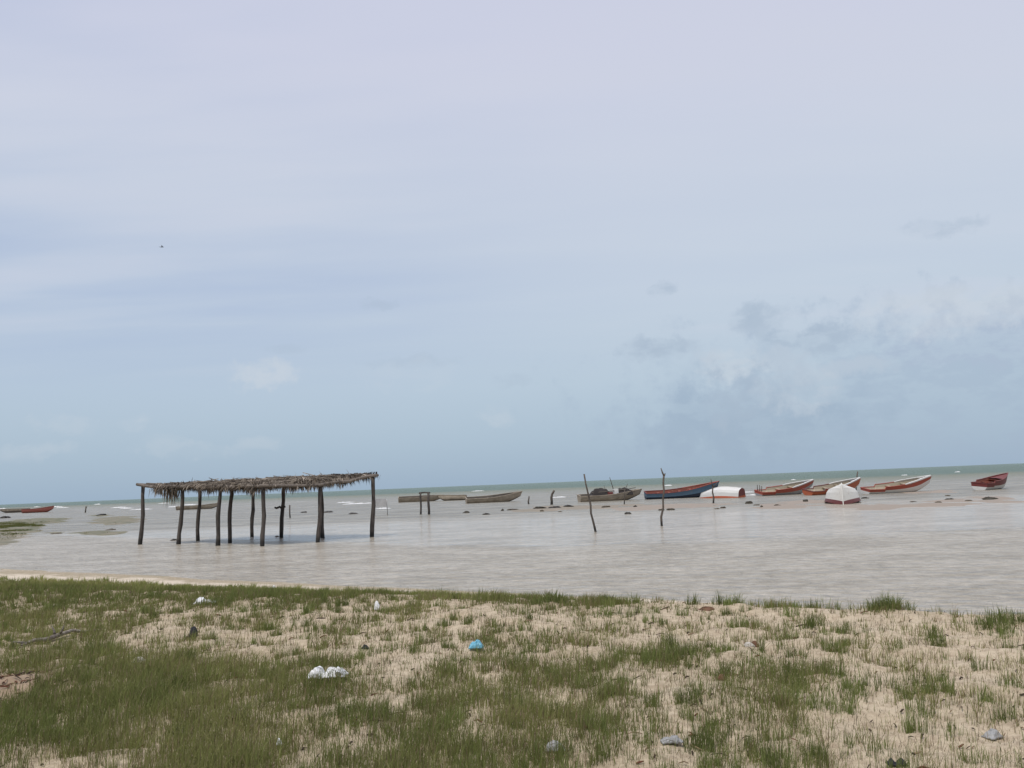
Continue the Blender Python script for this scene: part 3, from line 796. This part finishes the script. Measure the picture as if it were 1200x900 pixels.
# the cluttered boat, with poles and gear of its own
cb = make_boat('fishing_boat', 'cluttered weathered fishing boat with masts and dark gear, behind the leaning bare stake', 'boat', mid(713, 587.5), 10, 6.2, 1.8, .70, .4, oldset, OB, dz=-.08, heel=6)
m = MB(); m.tube([(.7, .1, .25), (.55, .15, 1.3), (.25, .2, 2.35)], [.05, .045, .03], 7); m.build('mast', M['stake'], cb, True)
m = MB(); m.tube([(1.55, -.1, .3), (1.75, -.1, 1.0), (2.05, -.1, 1.65)], [.045, .04, .025], 7); m.build('oar', M['stake'], cb, True)
m = MB(); m.tube([(-.35, .1, .4), (-.33, .12, 1.0), (-.36, .12, 1.55)], [.04, .035, .02], 7); m.build('stanchion', M['stake'], cb, True)
m = MB(); m.tube([(-1.9, -.45, .92), (-.2, -.5, 1.0), (1.6, -.4, 1.1), (2.9, -.1, 1.22)], [.05, .05, .05, .03], 7); m.build('spar', M['plankdark'], cb, True)
for hx, hy, sx_, sz_, lab in ((-.9, -.1, 1.0, .75, 'dark heap of nets in the stern of the cluttered boat'), (1.6, -.05, .9, .75, 'dark heap of gear near the bow of the cluttered boat')):
    m = MB(); me_n = 22; vs = []; fs = []
    for i in range(me_n):
        for j in range(me_n):
            u, v = -1 + 2 * i / (me_n - 1), -1 + 2 * j / (me_n - 1)
            r_ = max(0, 1 - max(abs(u), abs(v)) ** 2.5)
            h = r_ ** .6 * sz_ * (.55 + .8 * float(fbm(np.array([u * 2 + hx * 7]), np.array([v * 2]), 3, 4)[0]))
            vs.append((u * sx_, v * .55, h))
    fs = [(i * me_n + j, (i + 1) * me_n + j, (i + 1) * me_n + j + 1, i * me_n + j + 1) for i in range(me_n - 1) for j in range(me_n - 1)]
    fs.append(tuple(range(me_n)))
    m.add(vs, fs, col=(.045, .04, .038))
    o = m.build('net_heap', M['net'], None, True, tint=True)
    cm = Matrix.Translation(cb.location) @ cb.rotation_euler.to_matrix().to_4x4()
    o.location = cm @ Vector((hx, hy, .52)); o.rotation_euler.z = cb.rotation_euler.z
    tag(o, lab, 'fishing gear')
cm = Matrix.Translation(cb.location) @ cb.rotation_euler.to_matrix().to_4x4()
def crate(name, lpos, h, mat, lab, cat):
    m = MB(); x, y, z = h
    m.box((0, 0, -z + .02), (x, y, .02)); m.box((0, -y, 0), (x, .02, z)); m.box((0, y, 0), (x, .02, z)); m.box((-x, 0, 0), (.02, y - .022, z)); m.box((x, 0, 0), (.02, y - .022, z)); m.box((0, 0, z + .012), (x * 1.04, y * 1.04, .012))
    o = m.build(name, M[mat]); o.location = cm @ Vector(lpos); o.rotation_euler.z = cb.rotation_euler.z
    bv = o.modifiers.new('bevel', 'BEVEL'); bv.width = .01
    tag(o, lab, cat)
crate('fish_crate', (.72, -.25, .92), (.22, .25, .24), 'white', 'white crate standing amid the cluttered boat beside its mast', 'crate')
crate('fish_crate', (.05, -.4, .72), (.26, .2, .18), 'darkred', 'dull red crate in the middle of the cluttered boat', 'crate')
# stub posts at the transom of the two left skiffs: outboard bracket style pins
# ------------------------------------------------------------------ stakes
def stake(base, tops_, label, r0=.045, r1=.028, wob=.03, fork=None, name='mooring_stake', group='bare stakes in the water', sink=.4, mat='stake'):
    b = P(*base); root = empty(name, b, label=label, cat='stake', group=group)
    pts = [Vector((0, 0, -sink))]
    pts.append(Vector((0, 0, 0)))
    chain = [at_depth(px, py, b.y) - b for px, py in tops_]
    last = Vector((0, 0, 0))
    for c in chain:
        for k in (1, 2, 3):
            q_ = last.lerp(c, k / 3)
            if k < 3: q_ += Vector((random.gauss(0, wob), random.gauss(0, wob), 0))
            pts.append(q_)
        last = c
    n = len(pts); rr = [(r0 + (r1 - r0) * i / (n - 1)) * random.uniform(.9, 1.12) for i in range(n)]
    m = MB(); m.tube(pts, rr, 8); m.build('shaft', M[mat], root, True)
    if fork:
        a = at_depth(*fork[0], b.y) - b
        for tip in fork[1:]:
            e = at_depth(*tip, b.y) - b
            m = MB(); m.tube([a, a.lerp(e, .5) + Vector((0, 0, -.03)), e], [r1, r1 * .85, r1 * .5], 7); m.build('branch', M[mat], root, True)
    return root
stake((698, 624), [(692, 592), (684.5, 556.5)], 'long thin leaning stake in front of the cluttered boat', .055, .03)
stake((775.5, 617), [(777, 585), (778, 557)], 'tall forked stake in front of the blue boat', .05, .04, fork=((778, 558), (774.5, 549), (779.5, 555)))
stake((836, 590), [(835.5, 570)], 'short forked stake at the bow of the blue boat', .075, .05, fork=((835.5, 571), (833, 561.5), (841, 565)))
stake((646.5, 592.5), [(647, 580), (649.5, 576)], 'stout stump with a bent top beside the weed bar', .12, .09)
stake((619.5, 592), [(620, 583)], 'short thin stump right of the upswept weathered boat', .08, .06)
stake((1003, 575), [(1005, 552)], 'straight dark pole between two red skiffs behind the cream hull', .07, .06)
stake((731.5, 592), [(732, 575)], 'thin stake at the bow end of the cluttered boat', .05, .04)
stake((340, 608), [(339.5, 593)], 'faint short stake seen through the shelter posts', .07, .06)
stake((100, 599.5), [(100.5, 592.5)], 'tiny twin topped stake far out left of the shelter', .12, .1, fork=((100.5, 595), (102, 592)))
# pole gate
b0, b1_ = P(493, 604.5), P(502.5, 604.5)
gr = empty('pole_gate', b0, label='small gate of two posts and a crossbar standing in calm water', cat='gate frame')
hgt_ = at_depth(493, 579.5, b0.y).z
for bx_, rad in ((b0, .075), (b1_, .10)):
    m = MB(); pts, rr = post_pts(bx_ - b0 + Vector((0, 0, -.4)), bx_ - b0 + Vector((.02, 0, hgt_)), rad, rad * .9, 7, .03); m.tube(pts, rr, 8); m.build('post', M['post'], gr, True)
m = MB(); m.tube([Vector((-.1, 0, hgt_)), Vector((.35, 0, hgt_ + .03)), b1_ - b0 + Vector((.12, 0, hgt_))], [.065, .06, .06], 8); m.build('crossbar', M['post'], gr, True)
# panel on two legs
b0 = P(442, 605.5); b1_ = P(451.5, 605.5); mid_ = (b0 + b1_) / 2; w_ = (b1_ - b0).length
pr_ = empty('panel_stand', mid_, label='small pale grey panel on two thin legs just right of the shelter', cat='panel')
hp = at_depth(446, 586.5, b0.y).z
for sg in (-1, 1):
    m = MB(); m.tube([(sg * w_ * .5, 0, -.3), (sg * w_ * .46, 0, hp * .5), (sg * w_ * .42, 0, hp * .96)], .035, 7); m.build('leg', M['panel'], pr_, True)
m = MB()
for k in range(5): m.box((random.gauss(0, .01), -.04, hp * .56 + k * hp * .1), (w_ * .46 * (1 - .04 * k * (k > 2)), .012, hp * .043))
m.build('panel', M['panel'], pr_)

# ------------------------------------------------------------------ seaweed clumps and stones
def lump(name, w, d_, h, seed, mat, col, label=None, cat=None, group=None, loc_=(0, 0, 0), rough=.5, parent=None, rz=0):
    bm = bmesh.new(); bmesh.ops.create_icosphere(bm, subdivisions=4, radius=1)
    co = np.array([v.co[:] for v in bm.verts])
    nz = fbm(co[:, 0] * 1.7 + seed * 3.1 + co[:, 2], co[:, 1] * 1.7 + co[:, 2] * 1.3 + seed, seed, 4)
    nz2 = fbm(co[:, 0] * 5 + seed, co[:, 1] * 5 + co[:, 2] * 4, seed + 5, 3)
    for v, a, b in zip(bm.verts, nz, nz2):
        k = 1 + (a - .5) * rough * 2 + (b - .5) * rough
        z = v.co.z * k
        v.co = Vector((v.co.x * k * w / 2, v.co.y * k * d_ / 2, (z if z > 0 else z * .25) * h))
    me = bpy.data.meshes.new(name); bm.to_mesh(me); bm.free()
    a = me.color_attributes.new('tint', 'FLOAT_COLOR', 'POINT')
    a.data.foreach_set('color', np.tile(np.array([*col, 1], np.float32), len(me.vertices)))
    o = link(name, me, M[mat], parent, True); o.location = loc_; o.rotation_euler.z = rz
    return tag(o, label, cat, group)
WEEDS = [
 (356, 602, 7, 2.2, 'dark weed clump in the water left of the paired shelter posts'), (384, 602, 9, 2.4, 'weed clump in the water just right of the paired shelter posts'), (413, 604, 8, 2.2, 'flat weed clump in the water left of the corner post'),
 (546.5, 602.5, 6, 3, 'small dark weed clump right of the pole gate'), (570, 604.5, 6, 3, 'very dark weed clump below the upswept weathered boat'), (589, 600, 3, 3, 'tiny brown weed clump at the left end of the weed bar'),
 (204, 633.5, 6, 2.4, 'dark lump floating beside the second shelter post'), (325, 630, 5, 2, 'dark lump beside the crossbar post of the shelter'),
 (601, 599, 10, 2.5, 'brown weed clump on the bar left of the thin stump'), (632, 597.5, 16, 3.2, 'long brown weed heap on the bar before the stout stump'), (650, 597, 12, 3, 'weed heap at the foot of the stout stump'), (666, 595, 12, 3, 'arched dark weed heap at the right end of the weed bar'), (635, 600.5, 4, 2, 'small weed clump floating below the weed bar'),
 (656.5, 601, 4, 1.6, 'tiny floating weed clump right below the weed bar'),
 (737, 603, 6, 3.6, 'dark isolated clump in the water below the cluttered boat'), (744.5, 595, 4, 2.6, 'small clump at the right end of the bar below the cluttered boat'), (711, 595.5, 9, 2, 'faint flat weed patch on the bar below the cluttered boat'),
 (786.5, 598, 7, 3, 'clump right of the forked stake'), (775, 598.5, 5, 2.4, 'clump at the waterline behind the forked stake'), (847, 595.5, 5, 2.6, 'clump below the smaller overturned boat'), (840, 596.5, 6, 1.6, 'flat clump left of the one below the smaller overturned boat'),
 (878, 590, 6, 4, 'upright dark clump right of the smaller overturned boat'), (887, 592, 6, 2, 'flat brown clump between two dark clumps near the leftmost red skiff'), (892.5, 595, 3, 2.6, 'small black clump below the leftmost red skiff'),
 (944.5, 588, 6, 3, 'clump on the sand between the left red skiffs'), (911, 593.5, 6, 2, 'flat tan clump on the sand below the leftmost red skiff'), (1161, 583, 13, 4.2, 'large dark seaweed heap below the rightmost boat'), (1112, 584, 7, 2.2, 'flat clump on the sand between the cream hull and rightmost boat'),
 (1111, 579.5, 5, 1.8, 'higher flat clump on the sand left of the rightmost boat'), (1100, 588.5, 6, 2, 'lowest flat clump on the sand right of the cream hull'), (1135, 585.5, 7, 1.6, 'faint flat clump just left of the large seaweed heap'),
 (1014, 583.5, 6, 2.2, 'dark clump on the sand at the right of the cream hull'), (1070, 587, 8, 1.4, 'faint flat smear of weed below the red and white skiff'),
 (118, 603.5, 9, 2.4, 'dark clump on the shoal left of the shelter'), (130, 620.5, 11, 2, 'dark flat clump at the tip of the green shoal'), (7, 604.5, 10, 3.4, 'dark clump at the left edge above the green spit'), (66, 623.8, 9, 1.5, 'small purple brown clump right of the green spit')]
for i, (px, py, w, h, lab) in enumerate(WEEDS):
    c = P(px, py); d_ = c.y
    z = max(tz(c.x, c.y), -.01)
    ww = w / F * d_; hh = max(h / F * d_ * .68, .04)
    base = random.choice([(.05, .043, .03), (.065, .052, .036), (.035, .031, .026)]) if h >= 2.2 else (.085, .068, .045)
    lump('seaweed_clump', ww, min(ww * 1.3, 1.2), hh, 100 + i, 'weed', base, lab, 'seaweed clump', 'seaweed clumps on the bars and shallows', (c.x, c.y, z), .55, rz=random.uniform(0, 6))

# ------------------------------------------------------------------ litter on the dune
def crumple(name, px, py, w, h, seed, mat, label, cat, lobes, dz=0.0, depth=.7, rz=0.0, folds=1.0, group=None):
    c = G(px, py)
    n = 46; vs = []
    u = np.linspace(-1, 1, n); U, V = np.meshgrid(u, u, indexing='ij')
    Hh = np.zeros_like(U)
    for lx, lw, lh in lobes:
        Hh = np.maximum(Hh, lh * np.exp(-((U - lx) / lw) ** 4 * .9) * np.clip(1 - np.abs(V) ** 2.5, 0, 1) ** .4)
    rid = 1 - np.abs(fbm(U * 2.6 + seed, V * 2.2, seed, 4) * 2 - 1)
    Hh = Hh * (1 - .5 * folds + .65 * folds * rid)
    edge = np.clip(1 - np.maximum(np.abs(U), np.abs(V)) ** 4, 0, 1)
    Xx = U * w / 2 * (1 + .25 * (fbm(U * 2, V * 2, seed + 3, 3) - .5)) + (fbm(V * 3, U * 3, seed + 9, 3) - .5) * w * .14
    Yy = V * w * depth / 2 + (fbm(U * 3, V * 3, seed + 21, 3) - .5) * w * .2
    Zz = Hh * h * edge + (fbm(U * 5, V * 5, seed + 2, 2) - .5) * h * .12
    lower = np.minimum(Zz - .004, -.01)
    vt = np.stack([Xx, Yy, Zz], -1).reshape(-1, 3); vb = np.stack([Xx, Yy, lower], -1).reshape(-1, 3)
    i = (np.arange(n - 1)[:, None] * n + np.arange(n - 1)[None, :]).ravel()
    q = np.stack([i, i + n, i + n + 1, i + 1], 1)
    fs = [tuple(r) for r in q] + [tuple(r[::-1] + n * n) for r in q]
    rim = [k for k in range(n)] + [k * n + n - 1 for k in range(1, n)] + [(n - 1) * n + k for k in range(n - 2, -1, -1)] + [k * n for k in range(n - 2, 0, -1)]
    for a, b in zip(rim, rim[1:] + rim[:1]): fs.append((a, b, b + n * n, a + n * n))
    m = MB(); m.add(np.r_[vt, vb].tolist(), fs)
    o = m.build(name, M[mat], None, True); o.location = (c.x, c.y, c.z + dz); o.rotation_euler.z = rz
    return tag(o, label, cat, group)
LG = 'litter lying on the dune'
crumple('plastic_bag', 384, 801, .315, .07, 3, 'plasticwhite', 'largest white crumpled plastic bag with two humps, in the dense grass', 'plastic bag', [(-.6, .38, 1.0), (.25, .3, .8), (.72, .3, .95)], .06, .5, group=LG)
crumple('plastic_bag', 558, 763, .14, .058, 8, 'plasticblue', 'bright blue crumpled plastic bag on the grass', 'plastic bag', [(-.45, .55, .75), (.3, .6, 1.0)], .03, .8, group=LG)
crumple('plastic_bag', 240, 709, .30, .075, 12, 'plasticwhite', 'white torn bag lying flat near the grass strip at the left', 'plastic bag', [(-.5, .5, 1.0), (.4, .6, .5)], .03, .5, group=LG)
crumple('plastic_bag', 650, 881, .115, .04, 15, 'plasticgrey', 'greyish white bag half hidden in grass at the bottom', 'plastic bag', [(-.2, .9, 1.0), (.75, .4, .75)], .015, .7, group=LG)
crumple('plastic_bag', 787, 872, .12, .025, 19, 'plasticgrey', 'pale flattened bag in the grass right of the greyish white bag', 'plastic bag', [(-.4, .5, .8), (.4, .5, 1.0)], .02, .6, group=LG)
crumple('plastic_bag', 1163, 864, .10, .035, 23, 'plasticgrey', 'grey crumpled bag on bare sand near the right edge', 'plastic bag', [(-.2, .5, .7), (.4, .5, 1.0)], .02, .7, rz=.5, group=LG)
crumple('rag', 225.5, 747, .12, .10, 31, 'cloth', 'small black rag standing on pale sand and straw', 'rag', [(.2, .6, 1.0)], .015, .8, group=LG)
crumple('rag', 1051, 896, .10, .028, 33, 'cloth', 'dark notched scrap of cloth on the sand at the bottom edge', 'rag', [(-.65, .35, 1.0), (.65, .35, .9)], .012, .5, group=LG)
crumple('plastic_cup', 442, 718, .075, .10, 37, 'plasticwhite', 'small white upright cup fragment on the sand below the grass strip', 'litter', [(-.2, .9, 1.0), (.75, .4, .75)], .03, .8, folds=.4, group=LG)
crumple('paper_scrap', 163, 777, .11, .04, 41, 'shell', 'whitish torn paper among dead leaves left of the large bag', 'litter', [(-.1, .95, 1.0), (.8, .3, .6)], .02, .7, group=LG)
crumple('paper_scrap', 327, 882, .03, .03, 43, 'plasticwhite', 'tiny white scrap in the dense grass at the bottom', 'litter', [(-.1, .95, 1.0), (.8, .3, .6)], .05, .7, group=LG)
crumple('paper_scrap', 321, 693, .06, .04, 47, 'plasticwhite', 'tiny white scrap in the grass strip by the shore', 'litter', [(-.1, .95, 1.0), (.8, .3, .6)], .06, .7, group=LG)
crumple('tin_can', 846, 797, .06, .035, 51, 'rust', 'rusty flattened can below the round grass tussock area', 'can', [(-.2, .9, 1.0), (.75, .4, .75)], .01, .6, folds=.3, group=LG)
crumple('tin_can', 885, 758, .07, .045, 53, 'rust', 'rusty brown can on bare sand beside a pale stone', 'can', [(-.2, .9, 1.0), (.75, .4, .75)], .01, .6, folds=.3, group=LG)
crumple('coconut_husk', 428, 762, .07, .03, 57, 'cloth', 'flat black husk on the sand left of the blue bag', 'litter', [(-.1, .95, 1.0), (.8, .3, .6)], .008, .6, group=LG)
crumple('dead_leaf', 832, 715, .28, .035, 61, 'rust', 'dark brown curled leaf lying on the beach crest', 'leaf', [(-.3, .6, 1.0)], .006, .4, group=LG)
crumple('stone', 878, 757, .09, .03, 67, 'shell', 'pale stone beside a rusty can on bare sand', 'stone', [(-.2, .9, 1.0), (.75, .4, .75)], .006, .8, folds=.3)
# driftwood branch
a_, b_ = G(25, 757), G(116, 739)
dr = empty('driftwood_branch', a_, label='bleached driftwood branch with a knobby fork lying in the grass at the left', cat='driftwood')
v = b_ - a_
m = MB(); pts = []
for i in range(9):
    s = i / 8; p = v * s; p.z = tz(a_.x + p.x, a_.y + p.y) - a_.z + .03 + .025 * math.sin(s * 3.1); p.y += math.sin(s * 5) * .08; pts.append(p)
m.tube(pts, [.014, .02, .024, .028, .022, .02, .018, .014, .008], 8); m.build('stem', M['drift'], dr, True)
for s, e in ((.36, Vector((-.04, 0, .12))), (.42, Vector((.07, -.03, .11))), (.05, Vector((-.08, -.12, .04)))):
    i = int(s * 8); p = pts[i].lerp(pts[i + 1], s * 8 - i)
    m = MB(); m.tube([p, p + e * .5 + Vector((.01, 0, 0)), p + e], [.016, .012, .005], 7); m.build('branch', M['drift'], dr, True)

# ------------------------------------------------------------------ the bird
bp_ = at_depth(189.5, 289.5, 190, False)
br = empty('bird', bp_, (0, 0, R(20)), 'small dark bird gliding alone high in the sky at the left', 'bird')
bd = MB(); bd.tube([(-.42, 0, 0), (-.3, 0, 0), (-.1, 0, .01), (.15, 0, .02), (.3, 0, .04), (.4, 0, .03), (.5, 0, .0)], [.05, .05, .09, .10, .065, .06, .01], 10)
bd.add([(-.4, -.03, 0), (-.4, .03, 0), (-.62, .10, .0), (-.62, -.10, 0), (-.4, -.03, .02), (-.4, .03, .02), (-.62, .10, .015), (-.62, -.10, .015)], [(0, 1, 2, 3), (7, 6, 5, 4), (0, 3, 7, 4), (1, 0, 4, 5), (2, 1, 5, 6), (3, 2, 6, 7)])
bd.build('body', M['bird'], br, True)
for sg in (-1, 1):
    w = MB(); rows = []
    for s in np.linspace(0, 1, 9):
        ch = .24 * (1 - .75 * s ** 1.6) ; y_ = sg * (.07 + .85 * s); z_ = .05 + .16 * math.sin(s * 2.2) ; x_ = .08 - .22 * max(0, s - .45) * 1.6
        rows.append([(x_ + ch / 2, y_, z_), (x_, y_, z_ + .02), (x_ - ch / 2, y_, z_), (x_, y_, z_ - .008)])
    w.add([v_ for r in rows for v_ in r], [(i * 4 + k, i * 4 + (k + 1) % 4, (i + 1) * 4 + (k + 1) % 4, (i + 1) * 4 + k) for i in range(8) for k in range(4)])
    w.build('wing', M['bird'], br, True)

# ------------------------------------------------------------------ light and sky
SUN = Vector((-.26, -.42, 1.0)).normalized()
sd = bpy.data.lights.new('sun', 'SUN'); sd.energy = 2.6; sd.angle = R(2.5); sd.color = (1, .955, .88)
so = bpy.data.objects.new('sun', sd); COL.objects.link(so); so.rotation_euler = SUN.to_track_quat('Z', 'Y').to_euler(); so.location = (0, 0, 30)
W = bpy.data.worlds.new('World'); S.world = W; W.use_nodes = True
t = NT(W.node_tree); bg = t.n['Background']; bg.inputs[1].default_value = .1
sky = t.new('ShaderNodeTexSky', sky_type='NISHITA'); sky.sun_disc = False
sky.sun_elevation = math.asin(SUN.z); sky.sun_rotation = math.atan2(SUN.x, SUN.y)
sky.air_density = 1.0; sky.dust_density = 1.5
gen = t.new('ShaderNodeTexCoord').outputs['Generated']
sp = t.new('ShaderNodeSeparateXYZ'); t.l.new(gen, sp.inputs[0])
dx_, dy_, dz_ = sp.outputs
el = t.m('ARCSINE', dz_); az = t.m('ARCTAN2', dx_, dy_)
def lin(r, g, b, k=10.0):
    f = lambda c: ((c / 255 + .055) / 1.055) ** 2.4 if c > 10 else c / 255 / 12.92
    return (f(r) * k, f(g) * k, f(b) * k)
elf = t.m('MULTIPLY', el, 1 / .8, clamp=True)
def stops(l): return [(e / .8, c) for e, c in l]
veil = t.ramp(elf, stops([(-.02 + .02, lin(160, 181, 202)), (.05, lin(172, 192, 210)), (.12, lin(187, 204, 219)), (.22, lin(200, 212, 226)), (.34, lin(207, 215, 229)), (.5, lin(209, 213, 231)), (.8, lin(205, 208, 231))]))
flat = t.new('ShaderNodeVectorMath', operation='DIVIDE'); t.l.new(gen, flat.inputs[0])
cmb = t.new('ShaderNodeCombineXYZ'); zc = t.m('MAXIMUM', t.m('ADD', dz_, .06), .03)
for k in range(3): t.l.new(zc, cmb.inputs[k])
t.l.new(cmb.outputs[0], flat.inputs[1])
fl = flat.outputs[0]
st1 = t.noise(t.mapv(fl, (.35, 1.1, .0), rot=(0, 0, R(-24))), 1.0, 4, .45)
st2 = t.noise(t.mapv(fl, (.8, 2.6, .0), loc=(3, 1, 0), rot=(0, 0, R(-20))), 1.0, 5, .5)
streak = t.m('ADD', t.m('MULTIPLY', st1, .7), t.m('MULTIPLY', st2, .3))
# thin places of the veil show bluer sky, mostly in the left half
leftish = t.ss(.25, -.55, az)
bandl = t.m('MULTIPLY', t.ss(.06, .16, el), t.m('SUBTRACT', 1.0, t.ss(.26, .42, el)))
streakfade = t.ss(.10, .24, el)
thin = t.m('MULTIPLY', t.m('MULTIPLY', t.ss(.40, .66, streak), streakfade), t.m('ADD', .12, t.m('MULTIPLY', leftish, .46)))
thin = t.m('ADD', thin, t.m('MULTIPLY', t.m('MULTIPLY', bandl, leftish), .35), clamp=True)
col = t.mix(t.m('MULTIPLY', thin, .85), veil, lin(166, 185, 217))
bright = t.m('MULTIPLY', t.m('MULTIPLY', t.ss(.50, .30, streak), streakfade), .55)
col = t.mix(bright, col, lin(211, 215, 229))
# scattered low cumulus
nd = t.mix(.5, t.noise(gen, 14.0, 6, .62, out=1), t.noise(gen, 38.0, 5, .62, out=1))
ns = t.new('ShaderNodeSeparateColor'); t.l.new(nd, ns.inputs[0])
fray = t.ss(.38, .56, t.noise(t.mapv(gen, (1, 1, 2.2)), 26.0, 5, .6))
def cloud(col, px, py, rx, ry, c, amt, rag=1.0):
    d_ = ray(px, py, False).normalized(); a0 = math.atan2(d_.x, d_.y); e0 = math.asin(d_.z)
    ra, re = rx / F, ry / F
    u = t.m('DIVIDE', t.m('SUBTRACT', t.m('ADD', az, t.m('MULTIPLY', t.m('SUBTRACT', ns.outputs[0], .5), ra * 3.4 * rag)), a0), ra)
    v = t.m('DIVIDE', t.m('SUBTRACT', t.m('ADD', el, t.m('MULTIPLY', t.m('SUBTRACT', ns.outputs[1], .5), re * 5.0 * rag)), e0), re)
    q = t.m('ADD', t.m('MULTIPLY', u, u), t.m('MULTIPLY', v, v))
    fr = t.m('ADD', 1 - .65 * rag, t.m('MULTIPLY', fray, .65 * rag))
    return t.mix(t.m('MULTIPLY', t.m('MULTIPLY', t.ss(1.4, .0, q), fr), amt), col, c)
DK = lin(172, 188, 206); LT = lin(206, 214, 223)
# soft bank low on the right
col = cloud(col, 1080, 470, 340, 100, lin(165, 183, 204), .62, .8)
col = cloud(col, 880, 500, 120, 60, lin(158, 178, 199), .7, .7)
col = cloud(col, 1180, 395, 130, 34, lin(174, 188, 209), .65, 1.0)
for px, py, rx, ry, c, a in ((885, 372, 30, 22, DK, .75), (925, 396, 40, 12, DK, .7), (970, 395, 36, 18, DK, .75), (755, 413, 46, 15, DK, .75), (775, 336, 17, 8, DK, .6), (1112, 266, 46, 10, DK, .45), (445, 358, 26, 8, DK, .35),
                             (480, 424, 50, 9, DK, .3), (600, 448, 30, 9, DK, .25), (865, 470, 36, 36, DK, .6), (340, 410, 26, 6, DK, .25),
                             (312, 440, 44, 18, LT, .6), (850, 426, 46, 18, LT, .5), (930, 440, 44, 34, LT, .32), (972, 455, 16, 20, LT, .35), (1010, 430, 50, 14, LT, .3), (1150, 364, 110, 22, LT, .5), (1085, 352, 70, 12, LT, .4), (580, 487, 24, 12, LT, .28),
                             (155, 494, 18, 10, LT, .28), (80, 498, 36, 14, LT, .2), (210, 525, 60, 12, LT, .2), (300, 520, 26, 8, LT, .25), (40, 530, 30, 10, LT, .25), (470, 440, 60, 20, LT, .12)):
    col = cloud(col, px, py, rx, ry, c, a)
final = t.mix(.93, sky.outputs[0], col)
t.l.new(final, bg.inputs[0])

S.view_settings.view_transform = 'Standard'; S.view_settings.look = 'None'
S.view_settings.exposure = 0; S.view_settings.gamma = 1; S.view_settings.use_curve_mapping = False
S.cycles.use_denoising = True
S.cycles.max_bounces = 6
S.cycles.caustics_reflective = False; S.cycles.caustics_refractive = False
